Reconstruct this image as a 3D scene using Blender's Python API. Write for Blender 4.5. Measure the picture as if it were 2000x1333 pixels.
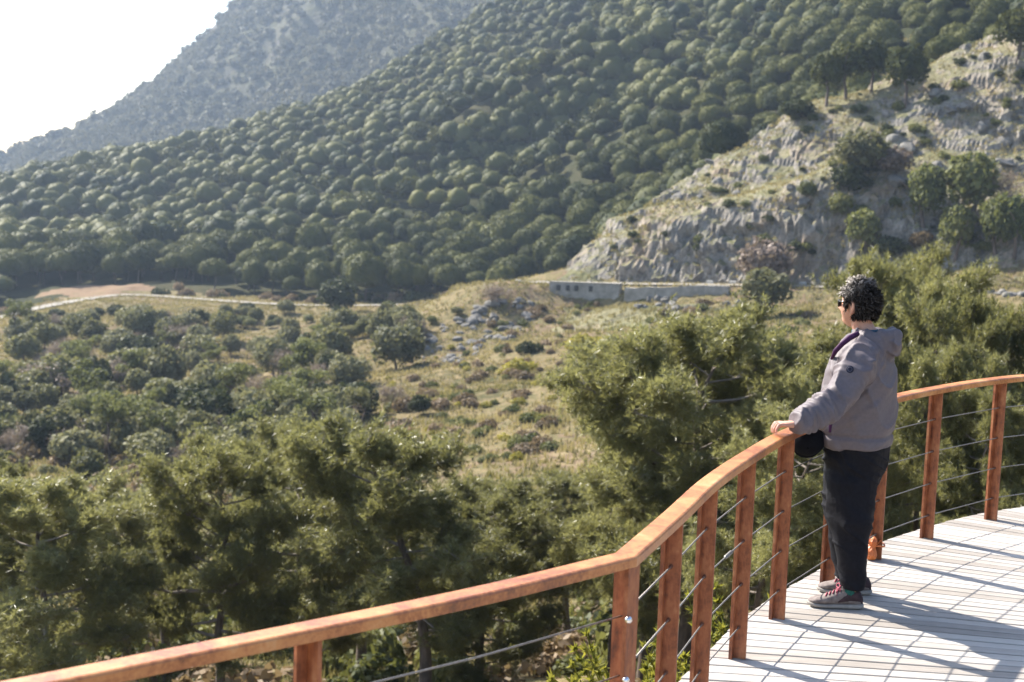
import bpy, math, random
import numpy as np
from mathutils import Matrix, Vector

# ------------------------------------------------------------------ camera, sky, sun, exposure
for o in list(bpy.data.objects):
    bpy.data.objects.remove(o)
SC = bpy.context.scene
COL = SC.collection
FPX, PIT, ROL, HC = 50 / 36 * 2000, 0.1156, 0.0332, 2.261
cam_d = bpy.data.cameras.new('camera')
cam = bpy.data.objects.new('camera', cam_d)
COL.objects.link(cam)
cam_d.lens = 50
cam_d.sensor_width = 36
cam_d.clip_start = 0.1
cam_d.clip_end = 6000
cam.matrix_world = (Matrix.Translation((0, 0, HC)) @ Matrix.Rotation(math.pi / 2 - PIT, 4, 'X')
                    @ Matrix.Rotation(ROL, 4, 'Z'))
cam_d.dof.use_dof = True
cam_d.dof.focus_distance = 7.45
cam_d.dof.aperture_fstop = 4.0
SC.camera = cam

SUN_AZ = math.radians(139.0)      # direction to the sun, measured from +X towards +Y
SUN_EL = math.radians(39.0)
world = bpy.data.worlds.new('World')
SC.world = world
world.use_nodes = True
wn = world.node_tree
wn.nodes.clear()
sky = wn.nodes.new('ShaderNodeTexSky')
sky.sky_type = 'NISHITA'
sky.sun_disc = False
sky.sun_elevation = SUN_EL
sky.sun_rotation = math.pi / 2 - SUN_AZ
sky.altitude = 600
sky.air_density = 1.0
sky.dust_density = 2.0
sky.ozone_density = 1.0
bg = wn.nodes.new('ShaderNodeBackground')
bg.inputs['Strength'].default_value = 0.10
wo = wn.nodes.new('ShaderNodeOutputWorld')
wn.links.new(sky.outputs[0], bg.inputs[0])
wn.links.new(bg.outputs[0], wo.inputs[0])

sun_d = bpy.data.lights.new('sun', 'SUN')
sun_d.energy = 4.9
sun_d.angle = math.radians(0.5)
sun_d.color = (1.0, 0.94, 0.84)
sun = bpy.data.objects.new('sun', sun_d)
COL.objects.link(sun)
to_sun = Vector((math.cos(SUN_AZ) * math.cos(SUN_EL), math.sin(SUN_AZ) * math.cos(SUN_EL), math.sin(SUN_EL)))
sun.rotation_euler = to_sun.to_track_quat('Z', 'Y').to_euler()
sun.location = (-40, 40, 60)

SC.view_settings.view_transform = 'Standard'
SC.view_settings.look = 'None'
SC.view_settings.exposure = 1.63
SC.view_settings.gamma = 1.0
SC.view_settings.use_curve_mapping = False
SC.render.engine = 'CYCLES'
SC.cycles.use_denoising = True
SC.cycles.max_bounces = 4
SC.cycles.diffuse_bounces = 2
SC.cycles.transmission_bounces = 4
SC.cycles.volume_bounces = 0
SC.cycles.transparent_max_bounces = 8

rng = np.random.default_rng(11)
random.seed(5)
R = math.radians


# ------------------------------------------------------------------ pixel helpers (photo pixels, 2000 wide)
def ray(u, v):
    du, dv = u - 1000, v - 666.5
    c, s = math.cos(ROL), math.sin(ROL)
    a, b = c * du + s * dv, -s * du + c * dv
    y, z = FPX, -b
    return np.array([a, y * math.cos(PIT) + z * math.sin(PIT), -y * math.sin(PIT) + z * math.cos(PIT)])


def at(u, v, Y):
    d = ray(u, v)
    return d * (Y / d[1]) + np.array([0, 0, HC])


def on(u, v, h=0.0):
    d = ray(u, v)
    return d * ((h - HC) / d[2]) + np.array([0, 0, HC])


def proj(P):
    P = np.atleast_2d(P)
    x, y, z = P[:, 0], P[:, 1], P[:, 2] - HC
    yc = y * math.cos(PIT) - z * math.sin(PIT)
    zc = y * math.sin(PIT) + z * math.cos(PIT)
    u, v = FPX * x / yc, -FPX * zc / yc
    c, s = math.cos(ROL), math.sin(ROL)
    return 1000 + c * u - s * v, 666.5 + s * u + c * v


# ------------------------------------------------------------------ noise
def _h(ix, iy, iz, seed):
    n = (ix * 374761393 + iy * 668265263 + iz * 1274126177 + seed * 974711) & 0x7fffffff
    n = ((n ^ (n >> 13)) * 1274126177) & 0x7fffffff
    n = (n ^ (n >> 16)) & 0xffff
    return n / 65535.0


def vn(x, y, z=0.0, seed=0):
    x, y, z = np.broadcast_arrays(np.asarray(x, float), np.asarray(y, float), np.asarray(z, float))
    ix, iy, iz = np.floor(x).astype(np.int64), np.floor(y).astype(np.int64), np.floor(z).astype(np.int64)
    fx, fy, fz = x - ix, y - iy, z - iz
    fx, fy, fz = fx * fx * (3 - 2 * fx), fy * fy * (3 - 2 * fy), fz * fz * (3 - 2 * fz)
    r = 0
    for dx in (0, 1):
        for dy in (0, 1):
            for dz in (0, 1):
                w = (fx if dx else 1 - fx) * (fy if dy else 1 - fy) * (fz if dz else 1 - fz)
                r = r + w * _h(ix + dx, iy + dy, iz + dz, seed)
    return r * 2 - 1


def fbm(x, y, z=0.0, seed=0, o=4):
    r, a, f = 0, 1.0, 1.0
    for i in range(o):
        r = r + a * vn(np.asarray(x) * f, np.asarray(y) * f, np.asarray(z) * f, seed + i * 17)
        a *= .5
        f *= 2.03
    return r


def sstep(a, b, x):
    t = np.clip((x - a) / (b - a), 0, 1)
    return t * t * (3 - 2 * t)


# ------------------------------------------------------------------ mesh helpers
def mesh(name, V, Fs, smooth=False, attr=None):
    """V (n,3); Fs: list of int arrays, each (m,k)."""
    V = np.asarray(V, np.float32)
    if not isinstance(Fs, list):
        Fs = [Fs]
    Fs = [np.asarray(f, np.int32) for f in Fs if len(f)]
    me = bpy.data.meshes.new(name)
    me.vertices.add(len(V))
    me.vertices.foreach_set('co', V.ravel())
    idx = np.concatenate([f.ravel() for f in Fs])
    cnt = np.concatenate([np.full(len(f), f.shape[1], np.int32) for f in Fs])
    st = np.concatenate([[0], np.cumsum(cnt)[:-1]]).astype(np.int32)
    me.loops.add(len(idx))
    me.loops.foreach_set('vertex_index', idx)
    me.polygons.add(len(cnt))
    me.polygons.foreach_set('loop_start', st)
    try:
        me.polygons.foreach_set('loop_total', cnt)
    except Exception:
        pass
    me.update(calc_edges=True)
    me.polygons.foreach_set('use_smooth', np.full(len(cnt), smooth, bool))
    if attr is not None:
        a = me.attributes.new('var', 'FLOAT', 'POINT')
        a.data.foreach_set('value', np.asarray(attr, np.float32))
    return me


class MB:
    def __init__(s):
        s.V, s.F, s.A, s.n = [], {}, [], 0

    def add(s, V, F, a=0.5):
        V = np.asarray(V, float)
        for f in (F if isinstance(F, list) else [F]):
            f = np.asarray(f, int)
            if len(f):
                s.F.setdefault(f.shape[1], []).append(f + s.n)
        s.V.append(V)
        s.A.append(np.broadcast_to(np.asarray(a, float), (len(V),)))
        s.n += len(V)
        return s

    def mesh(s, name, smooth=False, attr=False):
        V = np.concatenate(s.V)
        return mesh(name, V, [np.concatenate(f) for f in s.F.values()], smooth,
                    np.concatenate(s.A) if attr else None)


def link(name, me, mat=None, parent=None, loc=None, rot=None, scale=None):
    o = bpy.data.objects.new(name, me)
    COL.objects.link(o)
    if mat is not None and me is not None and len(me.materials) == 0:
        me.materials.append(mat)
    if parent is not None:
        o.parent = parent
    if loc is not None:
        o.location = loc
    if rot is not None:
        o.rotation_euler = rot
    if scale is not None:
        o.scale = scale if hasattr(scale, '__len__') else (scale,) * 3
    return o


def tag(o, label, cat, group=None):
    o['label'] = label
    o['category'] = cat
    if group:
        o['group'] = group
    return o


def structure(o):
    o['kind'] = 'structure'
    return o


def stuff(o):
    o['kind'] = 'stuff'
    return o


BOXF = np.array([[0, 3, 2, 1], [4, 5, 6, 7], [0, 1, 5, 4], [1, 2, 6, 5], [2, 3, 7, 6], [3, 0, 4, 7]])


def boxv(c, ax, ay, az):
    c, ax, ay, az = map(lambda q: np.asarray(q, float), (c, ax, ay, az))
    return np.array([c - ax - ay - az, c + ax - ay - az, c + ax + ay - az, c - ax + ay - az,
                     c - ax - ay + az, c + ax - ay + az, c + ax + ay + az, c - ax + ay + az])


def nrm(v):
    v = np.asarray(v, float)
    return v / (np.linalg.norm(v, axis=-1, keepdims=True) + 1e-12)


def tube(pts, rad, n=8, cap=True, flat=None):
    """tapered tube; rad scalar per point, or (ra, rb) pairs"""
    pts = np.asarray(pts, float)
    m = len(pts)
    rad = np.asarray(rad, float)
    if rad.ndim == 0:
        rad = np.full(m, float(rad))
    T = nrm(np.gradient(pts, axis=0))
    ref = np.array([0, 0, 1.0]) if abs(T[0][2]) < .9 else np.array([1.0, 0, 0])
    if flat is not None:
        ref = np.asarray(flat, float)
    A = nrm(np.cross(T[0], ref))
    V = []
    th = np.linspace(0, 2 * math.pi, n, endpoint=False)
    for i in range(m):
        A = nrm(A - T[i] * (A @ T[i]))
        B = np.cross(T[i], A)
        ra, rb = (rad[i], rad[i]) if rad.ndim == 1 else rad[i]
        V.append(pts[i] + np.cos(th)[:, None] * A * ra + np.sin(th)[:, None] * B * rb)
    V = np.concatenate(V)
    i = np.arange(m - 1)[:, None] * n
    j = np.arange(n)[None, :]
    k = (j + 1) % n
    Q = np.stack([i + j, i + k, i + n + k, i + n + j], -1).reshape(-1, 4)
    Fs = [Q]
    if cap:
        V = np.concatenate([V, pts[:1], pts[-1:]])
        a, b = m * n, m * n + 1
        j = np.arange(n)
        k = (j + 1) % n
        Fs.append(np.concatenate([np.stack([np.full(n, a), k, j], -1),
                                  np.stack([np.full(n, b), (m - 1) * n + j, (m - 1) * n + k], -1)]))
    return V, Fs


def loft(rings, n=28, e=2.0):
    """rings: (centre, halfaxisA, halfaxisB); capped"""
    th = np.linspace(0, 2 * math.pi, n, endpoint=False)
    c, s = np.cos(th), np.sin(th)
    c, s = np.sign(c) * np.abs(c) ** (2 / e), np.sign(s) * np.abs(s) ** (2 / e)
    V = []
    for C, A, B in rings:
        V.append(np.asarray(C) + c[:, None] * np.asarray(A) + s[:, None] * np.asarray(B))
    m = len(rings)
    V = np.concatenate(V + [np.asarray([rings[0][0]]), np.asarray([rings[-1][0]])])
    i = np.arange(m - 1)[:, None] * n
    j = np.arange(n)[None, :]
    k = (j + 1) % n
    Q = np.stack([i + j, i + k, i + n + k, i + n + j], -1).reshape(-1, 4)
    j = np.arange(n)
    k = (j + 1) % n
    T = np.concatenate([np.stack([np.full(n, m * n), k, j], -1),
                        np.stack([np.full(n, m * n + 1), (m - 1) * n + j, (m - 1) * n + k], -1)])
    return V, [Q, T]


def ball(c, r, nu=12, nv=8):
    c = np.asarray(c, float)
    r = np.broadcast_to(np.asarray(r, float), (3,))
    ph = np.linspace(0, math.pi, nv + 1)[1:-1]
    th = np.linspace(0, 2 * math.pi, nu, endpoint=False)
    V = np.array([[math.sin(p) * math.cos(t), math.sin(p) * math.sin(t), math.cos(p)] for p in ph for t in th])
    m = nv - 1
    V = np.concatenate([V, [[0, 0, 1], [0, 0, -1]]])
    i = np.arange(m - 1)[:, None] * nu
    j = np.arange(nu)[None, :]
    k = (j + 1) % nu
    Q = np.stack([i + j, i + nu + j, i + nu + k, i + k], -1).reshape(-1, 4)
    j = np.arange(nu)
    k = (j + 1) % nu
    T = np.concatenate([np.stack([np.full(nu, m * nu), j, k], -1),
                        np.stack([np.full(nu, m * nu + 1), (m - 1) * nu + k, (m - 1) * nu + j], -1)])
    return V * r + c, [Q, T]


def grid(nx, ny):
    i = np.arange(ny - 1)[:, None] * nx
    j = np.arange(nx - 1)[None, :]
    return np.stack([i + j, i + j + 1, i + nx + j + 1, i + nx + j], -1).reshape(-1, 4)


def cards(C, N, size, jit=.6, asp=.6, tri=False, g=rng):
    """little leaf faces centred at C, roughly facing N"""
    n = len(C)
    N = nrm(nrm(N) + jit * g.normal(size=(n, 3)))
    T = nrm(np.cross(N, g.normal(size=(n, 3))))
    B = np.cross(N, T)
    s = (np.asarray(size) * g.uniform(.65, 1.35, n))[:, None]
    if tri:
        V = np.stack([C + T * s, C - T * s * .6 + B * s * asp, C - T * s * .6 - B * s * asp], 1).reshape(-1, 3)
        return V, np.arange(n * 3).reshape(-1, 3)
    V = np.stack([C + T * s, C + B * s * asp, C - T * s, C - B * s * asp], 1).reshape(-1, 3)
    return V, np.arange(n * 4).reshape(-1, 4)


# ------------------------------------------------------------------ materials
def nt(name):
    m = bpy.data.materials.new(name)
    m.use_nodes = True
    t = m.node_tree
    t.nodes.clear()
    out = t.nodes.new('ShaderNodeOutputMaterial')
    return m, t, out


def N(t, kind, **kw):
    n = t.nodes.new(kind)
    for k, v in kw.items():
        if k.startswith('i_'):
            n.inputs[k[2:].replace('_', ' ')].default_value = v
        else:
            setattr(n, k, v)
    return n


def ramp(t, fac, stops):
    r = t.nodes.new('ShaderNodeValToRGB')
    el = r.color_ramp.elements
    while len(el) < len(stops):
        el.new(.5)
    for e, (p, c) in zip(el, stops):
        e.position = p
        e.color = (*c, 1) if len(c) == 3 else c
    t.links.new(fac, r.inputs[0])
    return r


def coords(t, scale=(1, 1, 1), src='Object'):
    tc = N(t, 'ShaderNodeTexCoord')
    mp = N(t, 'ShaderNodeMapping')
    mp.inputs['Scale'].default_value = scale
    t.links.new(tc.outputs[src], mp.inputs[0])
    return mp.outputs[0]


def noise(t, vec, scale, detail=4, rough=.6, dist=0):
    n = N(t, 'ShaderNodeTexNoise')
    n.inputs['Scale'].default_value = scale
    n.inputs['Detail'].default_value = detail
    n.inputs['Roughness'].default_value = rough
    n.inputs['Distortion'].default_value = dist
    t.links.new(vec, n.inputs['Vector'])
    return n.outputs[0]


def mix(t, fac, a, b, mode='MIX'):
    m = N(t, 'ShaderNodeMix', data_type='RGBA', blend_type=mode)
    for sock, v in ((m.inputs[0], fac), (m.inputs[6], a), (m.inputs[7], b)):
        if isinstance(v, (int, float)):
            sock.default_value = v
        elif isinstance(v, tuple):
            sock.default_value = (*v, 1)
        else:
            t.links.new(v, sock)
    return m.outputs[2]


def math_(t, op, a, b=0.0):
    m = N(t, 'ShaderNodeMath', operation=op)
    for sock, v in zip(m.inputs, (a, b)):
        if isinstance(v, (int, float)):
            sock.default_value = v
        else:
            t.links.new(v, sock)
    return m.outputs[0]


def bsdf(t, out, col, rough=.8, bump=None, bstr=.3, bdist=.02, **kw):
    p = N(t, 'ShaderNodeBsdfPrincipled')
    if isinstance(col, tuple):
        p.inputs['Base Color'].default_value = (*col, 1)
    else:
        t.links.new(col, p.inputs['Base Color'])
    if isinstance(rough, (int, float)):
        p.inputs['Roughness'].default_value = rough
    else:
        t.links.new(rough, p.inputs['Roughness'])
    for k, v in kw.items():
        p.inputs[k.replace('_', ' ')].default_value = v
    if bump is not None:
        b = N(t, 'ShaderNodeBump')
        b.inputs['Strength'].default_value = bstr
        b.inputs['Distance'].default_value = bdist
        t.links.new(bump, b.inputs['Height'])
        t.links.new(b.outputs[0], p.inputs['Normal'])
    t.links.new(p.outputs[0], out.inputs[0])
    return p


def m_plain(name, c1, c2, scale=8, rough=.7, bstr=.2, bdist=.01, stretch=(1, 1, 1), **kw):
    m, t, out = nt(name)
    v = coords(t, stretch)
    n = noise(t, v, scale, 5)
    c = ramp(t, n, [(.3, c1), (.7, c2)])
    bsdf(t, out, c.outputs[0], rough, n, bstr, bdist, **kw)
    return m


def m_leaf(name, c1, c2, trans=.3, use_attr=False, rough=.6, nscale=1.2, spec=.2):
    m, t, out = nt(name)
    if use_attr:
        a = N(t, 'ShaderNodeAttribute', attribute_name='var')
        rnd = a.outputs['Fac']
    else:
        rnd = N(t, 'ShaderNodeObjectInfo').outputs['Random']
    n = noise(t, coords(t, src='Generated' if False else 'Object'), nscale, 2)
    f = math_(t, 'ADD', math_(t, 'MULTIPLY', rnd, .65), math_(t, 'MULTIPLY', math_(t, 'SUBTRACT', n, .3), .9))
    c = ramp(t, f, [(.15, c1), (.85, c2)])
    p = N(t, 'ShaderNodeBsdfPrincipled')
    p.inputs['Roughness'].default_value = rough
    p.inputs['Specular IOR Level'].default_value = spec
    t.links.new(c.outputs[0], p.inputs['Base Color'])
    tr = N(t, 'ShaderNodeBsdfTranslucent')
    t.links.new(mix(t, .5, c.outputs[0], (c2[0] * 1.5, c2[1] * 1.5, c2[2])), tr.inputs[0])
    mx = N(t, 'ShaderNodeMixShader')
    mx.inputs[0].default_value = trans
    t.links.new(p.outputs[0], mx.inputs[1])
    t.links.new(tr.outputs[0], mx.inputs[2])
    t.links.new(mx.outputs[0], out.inputs[0])
    return m


def m_ground(name, stops, big=.03, mid=.25, fine=2.0, bdist=.3):
    m, t, out = nt(name)
    v = coords(t)
    a = noise(t, v, big, 5, .6)
    b = noise(t, v, mid, 6, .7)
    c = noise(t, v, fine, 4, .7)
    f = math_(t, 'ADD', math_(t, 'MULTIPLY', a, .5), math_(t, 'ADD', math_(t, 'MULTIPLY', b, .35), math_(t, 'MULTIPLY', c, .2)))
    col = ramp(t, f, stops)
    bsdf(t, out, col.outputs[0], .95, math_(t, 'ADD', b, c), .6, bdist, Specular_IOR_Level=.05)
    return m


M = {}
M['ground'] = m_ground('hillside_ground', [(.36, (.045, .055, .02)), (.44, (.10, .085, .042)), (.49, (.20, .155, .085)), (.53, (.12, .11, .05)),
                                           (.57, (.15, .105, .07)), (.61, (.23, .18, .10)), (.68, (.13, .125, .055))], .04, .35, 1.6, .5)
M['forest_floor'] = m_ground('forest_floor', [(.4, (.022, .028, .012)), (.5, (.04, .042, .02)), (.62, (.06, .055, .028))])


def m_rock(name, rock1, rock2, rust, grass1, grass2, lim=(.62, .78), sc=1.0):
    m, t, out = nt(name)
    v = coords(t)
    n1 = noise(t, v, .10 * sc, 6, .65)
    n2 = noise(t, v, .8 * sc, 6, .75, .4)
    n3 = noise(t, v, 3.2 * sc, 4, .7)
    rk = ramp(t, math_(t, 'ADD', math_(t, 'MULTIPLY', n2, .7), math_(t, 'MULTIPLY', n3, .3)), [(.36, rock1), (.52, rock2), (.66, tuple(min(1, x * 1.35) for x in rock2))])
    rkc = mix(t, ramp(t, n1, [(.5, (0, 0, 0)), (.62, (.8, .8, .8))]).outputs[0], rk.outputs[0], mix(t, .6, rk.outputs[0], rust))
    gr = ramp(t, math_(t, 'ADD', math_(t, 'MULTIPLY', n1, .5), math_(t, 'MULTIPLY', n3, .5)), [(.38, grass1), (.58, grass2)])
    geo = N(t, 'ShaderNodeNewGeometry')
    sep = N(t, 'ShaderNodeSeparateXYZ')
    t.links.new(geo.outputs['Normal'], sep.inputs[0])
    nz = math_(t, 'ADD', sep.outputs[2], math_(t, 'MULTIPLY', math_(t, 'SUBTRACT', n2, .5), .9))
    f = ramp(t, nz, [(lim[0], (0, 0, 0)), (lim[1], (1, 1, 1))])
    col = mix(t, f.outputs[0], rkc, gr.outputs[0])
    bsdf(t, out, col, .92, math_(t, 'ADD', n2, math_(t, 'MULTIPLY', n3, .4)), .8, .8 / sc, Specular_IOR_Level=.08)
    return m


M['rock'] = m_rock('limestone_and_grass', (.105, .093, .083), (.295, .268, .23), (.33, .22, .125), (.115, .12, .05), (.25, .225, .13), (.62, .87))
M['mountain'] = m_rock('mountain_rock', (.052, .048, .045), (.125, .11, .10), (.13, .10, .075), (.035, .042, .02), (.09, .085, .045), (.55, .8), .12)
M['boulder'] = m_plain('limestone', (.10, .095, .09), (.24, .225, .20), 1.3, .9, .8, .15, Specular_IOR_Level=.1)
M['road'] = m_plain('pale_road', (.20, .18, .15), (.26, .235, .20), .6, .95, .2, .02)
M['earth'] = m_ground('bare_red_earth', [(.36, (.09, .08, .04)), (.48, (.19, .125, .08)), (.56, (.22, .155, .10)), (.66, (.15, .12, .065))], .05, .4, 2.2)
M['masonry'] = m_plain('wall_masonry', (.17, .16, .14), (.34, .315, .28), 1.1, .95, .6, .06)
M['dark_gap'] = m_plain('drain_dark', (.03, .03, .03), (.05, .05, .05), 2)
M['whitewash'] = m_plain('whitewashed_stone', (.34, .32, .29), (.48, .46, .42), 2, .9, .3, .03)
M['bark'] = m_plain('bark', (.05, .038, .030), (.16, .12, .095), 9, .95, .8, .03, (1, 1, .25))
M['grey_bark'] = m_plain('grey_bark', (.13, .11, .10), (.26, .22, .19), 6, .95, .6, .03, (1, 1, .3))
M['pine_far'] = m_leaf('plantation_pine_needles', (.018, .028, .010), (.115, .115, .032), .16, spec=.05, nscale=.35)
M['pine_far_s'] = m_leaf('far_plantation_needles', (.018, .028, .010), (.115, .113, .034), .16, True, spec=.05, nscale=.02)
M['scrub'] = m_leaf('mountain_scrub_leaves', (.065, .068, .045), (.15, .138, .095), .2, True, spec=.05)
M['pine_near'] = m_leaf('near_pine_needles', (.056, .062, .026), (.27, .26, .115), .42, spec=.5, rough=.40)
M['pine_mid'] = m_leaf('valley_pine_needles', (.055, .070, .027), (.165, .170, .066), .38)
M['pine_bright'] = m_leaf('bright_pine_needles', (.06, .078, .028), (.165, .172, .062), .36)
M['oak'] = m_leaf('oak_leaves', (.068, .072, .034), (.20, .192, .105), .3, spec=.08)
M['dark_ever'] = m_leaf('dark_evergreen_leaves', (.026, .034, .013), (.068, .076, .03), .2, spec=.08)
M['olive'] = m_leaf('olive_green_leaves', (.085, .092, .038), (.20, .19, .085), .32)
M['twigs'] = m_leaf('bare_twigs', (.14, .105, .085), (.27, .21, .17), .2)
M['shrub_brown'] = m_leaf('brown_shrub_leaves', (.10, .075, .045), (.25, .18, .11), .25)
M['shrub_green'] = m_leaf('green_shrub_leaves', (.06, .075, .025), (.17, .17, .06), .3)
M['gorse'] = m_leaf('yellow_gorse_flowers', (.20, .18, .035), (.36, .31, .06), .3)
M['spurge'] = m_leaf('spurge_leaves', (.12, .14, .025), (.32, .29, .055), .4)
M['grass'] = m_leaf('dry_grass', (.09, .095, .032), (.30, .245, .125), .3, True)


def m_corten():
    m, t, out = nt('corten_steel')
    v = coords(t)
    n = noise(t, v, 14, 6, .7)
    n2 = noise(t, coords(t, (6, 6, 1.2)), 5, 5, .65)
    c = ramp(t, math_(t, 'ADD', math_(t, 'MULTIPLY', n, .5), math_(t, 'MULTIPLY', n2, .5)),
             [(.36, (.085, .026, .014)), (.44, (.20, .056, .020)), (.51, (.30, .092, .033)), (.58, (.38, .14, .055)), (.66, (.44, .22, .10))])
    bsdf(t, out, c.outputs[0], ramp(t, n, [(.3, (.42, .42, .42)), (.7, (.68, .68, .68))]).outputs[0], n, .15, .004, Specular_IOR_Level=.5)
    return m


M['corten'] = m_corten()


def m_rail():
    m, t, out = nt('rail_varnish')
    n = noise(t, coords(t), 4.5, 8, .72, .5)
    n2 = noise(t, coords(t), 70, 3, .6)
    c = ramp(t, math_(t, 'ADD', math_(t, 'MULTIPLY', n, .75), math_(t, 'MULTIPLY', n2, .25)),
             [(.36, (.17, .055, .022)), (.44, (.33, .11, .035)), (.50, (.45, .17, .055)), (.57, (.53, .225, .075)), (.66, (.56, .31, .14))])
    bsdf(t, out, c.outputs[0], ramp(t, n, [(.3, (.28, .28, .28)), (.75, (.5, .5, .5))]).outputs[0], n2, .08, .003, Specular_IOR_Level=.6)
    return m


M['rail'] = m_rail()
M['cable'] = m_plain('steel_cable', (.22, .205, .19), (.32, .30, .28), 60, .55, .2, .001, Metallic=.9)
M['chrome'] = m_plain('polished_bolt', (.75, .75, .76), (.85, .85, .86), 40, .12, .02, .001, Metallic=1.0)


def m_plank():
    m, t, out = nt('weathered_plank')
    rnd = N(t, 'ShaderNodeObjectInfo').outputs['Random']
    v = coords(t, (1.2, 26, 26))
    n = noise(t, v, 3.0, 6, .7, .3)
    n2 = noise(t, coords(t), 2.2, 4)
    f = math_(t, 'ADD', math_(t, 'MULTIPLY', n, .5), math_(t, 'ADD', math_(t, 'MULTIPLY', n2, .3), math_(t, 'MULTIPLY', rnd, .32)))
    c = ramp(t, f, [(.3, (.19, .16, .135)), (.45, (.28, .25, .22)), (.58, (.37, .335, .30)), (.78, (.45, .415, .375))])
    bsdf(t, out, c.outputs[0], .72, n, .35, .003)
    return m


M['plank'] = m_plank()
M['joist'] = m_plain('deck_joist', (.10, .035, .02), (.20, .075, .035), 5, .8)


# ------------------------------------------------------------------ terrain heights
def tps(ctrl, reg=0.5):
    P = np.array(ctrl, float)
    n = len(P)

    def ph(r2):
        return np.where(r2 > 1e-9, r2 * np.log(r2 + 1e-12), 0.0)
    X = P[:, :2] / 100.0
    K = ph(((X[:, None] - X[None]) ** 2).sum(-1)) + np.eye(n) * reg * 1e-3
    L = np.zeros((n + 3, n + 3))
    L[:n, :n] = K
    L[:n, n] = 1
    L[:n, n + 1:] = X
    L[n:, :n] = L[:n, n:].T
    w = np.linalg.solve(L, np.concatenate([P[:, 2], np.zeros(3)]))

    def f(x, y):
        x, y = np.asarray(x, float), np.asarray(y, float)
        sh = x.shape
        q = np.stack([x.ravel(), y.ravel()], -1) / 100.0
        r = np.zeros(len(q))
        for i in range(n):
            r += w[i] * ph(((q - X[i]) ** 2).sum(-1))
        return (r + w[n] + q @ w[n + 1:]).reshape(sh)
    return f


def lower(p, dz):
    p = p.copy()
    p[2] -= dz
    return p


gc = []
# near ground, in metres
gc += [np.array(p, float) for p in [(2, 8, -1.6), (6, 9, -1.2), (-3, 6, -2.6), (0, 0, -1.2), (8, 0, -1.0), (-8, 0, -3.5), (1.4, 11, -2.4),
       (5, 14, -2.6), (-2, 16, -5.0), (0, 24, -7.6), (8, 22, -5.6), (-12, 24, -9.2), (0, 36, -10.2), (12, 36, -7.6), (-16, 40, -12.5),
       (22, 40, -6.5), (0, 55, -13.2), (-25, 60, -16.0), (25, 60, -9.5), (60, 60, -4), (60, 20, 1), (-60, 20, -16), (-60, 60, -19)]]
# hillside below the right-hand road
gc += [at(*q) for q in [(1000, 890, 92), (1040, 790, 118), (850, 850, 104), (1000, 700, 150), (1150, 645, 165), (1070, 602, 181),
       (1300, 615, 166), (1450, 605, 166), (700, 765, 150), (830, 705, 165), (940, 640, 176), (1010, 565, 186), (1140, 600, 184),
       (1600, 620, 148), (1800, 600, 142), (1950, 640, 122), (1950, 540, 150), (2200, 560, 150), (1600, 700, 110), (1900, 720, 95)]]
# road on the right
ROAD_R = [(940, 557, 199), (1000, 551, 195), (1085, 552, 191), (1250, 555, 185), (1420, 557, 179), (1600, 560, 172), (1800, 570, 164), (2100, 590, 150)]
gc += [at(*q) for q in ROAD_R]
# valley
gc += [at(*q) for q in [(860, 655, 214), (600, 690, 200), (300, 655, 216), (0, 625, 228), (200, 765, 160), (450, 835, 126), (100, 890, 118),
       (650, 905, 100), (0, 1000, 86), (-250, 640, 225), (-300, 800, 150), (800, 600, 232)]]
ROAD_L = [(-60, 640, 250), (60, 605, 258), (200, 580, 268), (275, 577, 268), (370, 583, 262), (480, 591, 256), (620, 597, 250), (760, 596, 247), (900, 592, 245), (1000, 585, 248)]
gc += [at(*q) for q in ROAD_L]
# plantation slope (ground, canopy is about five metres above)
gc += [at(*q) for q in [(50, 558, 288), (400, 566, 278), (700, 572, 268), (980, 566, 264), (1150, 520, 262)]]
gc += [lower(at(*q), 4.5) for q in [(0, 372, 430), (350, 278, 520), (700, 192, 600), (830, 112, 620), (985, 10, 600), (500, 400, 370),
       (900, 300, 362), (1200, 200, 350), (1500, 100, 310), (1800, 20, 262), (1200, 0, 480), (700, 400, 332), (1000, 450, 296), (250, 450, 342),
       (1400, -150, 480), (1900, -160, 380), (2250, -60, 262), (-200, 450, 380), (-400, 420, 480), (1250, 380, 275), (1450, 270, 265)]]
gc += [at(1850, 300, 195), at(2200, 250, 190), lower(at(-300, 330, 640), 20), lower(at(350, 278, 560), 12), lower(at(700, 192, 650), 12),
       lower(at(985, 10, 660), 14), lower(at(1400, -150, 600), 10)]
T0 = tps(gc, .4)
RR = np.array([at(*q) for q in ROAD_R])
RL = np.array([at(*q) for q in ROAD_L])


def resample(P, step):
    P = np.asarray(P, float)
    d = np.concatenate([[0], np.cumsum(np.linalg.norm(np.diff(P, axis=0), axis=1))])
    t = np.arange(0, d[-1], step)
    # Catmull-Rom through the points
    out = []
    for s in t:
        i = min(max(np.searchsorted(d, s, 'right') - 1, 0), len(P) - 2)
        u = (s - d[i]) / (d[i + 1] - d[i])
        p1, p2 = P[i], P[i + 1]
        p0 = P[i - 1] if i > 0 else 2 * p1 - p2
        p3 = P[i + 2] if i + 2 < len(P) else 2 * p2 - p1
        m1, m2 = (p2 - p0) / 2, (p3 - p1) / 2
        out.append((2 * u**3 - 3 * u**2 + 1) * p1 + (u**3 - 2 * u**2 + u) * m1 + (-2 * u**3 + 3 * u**2) * p2 + (u**3 - u**2) * m2)
    out.append(P[-1])
    return np.array(out)


RRs, RLs = resample(RR, 2.0), resample(RL, 2.0)


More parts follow.
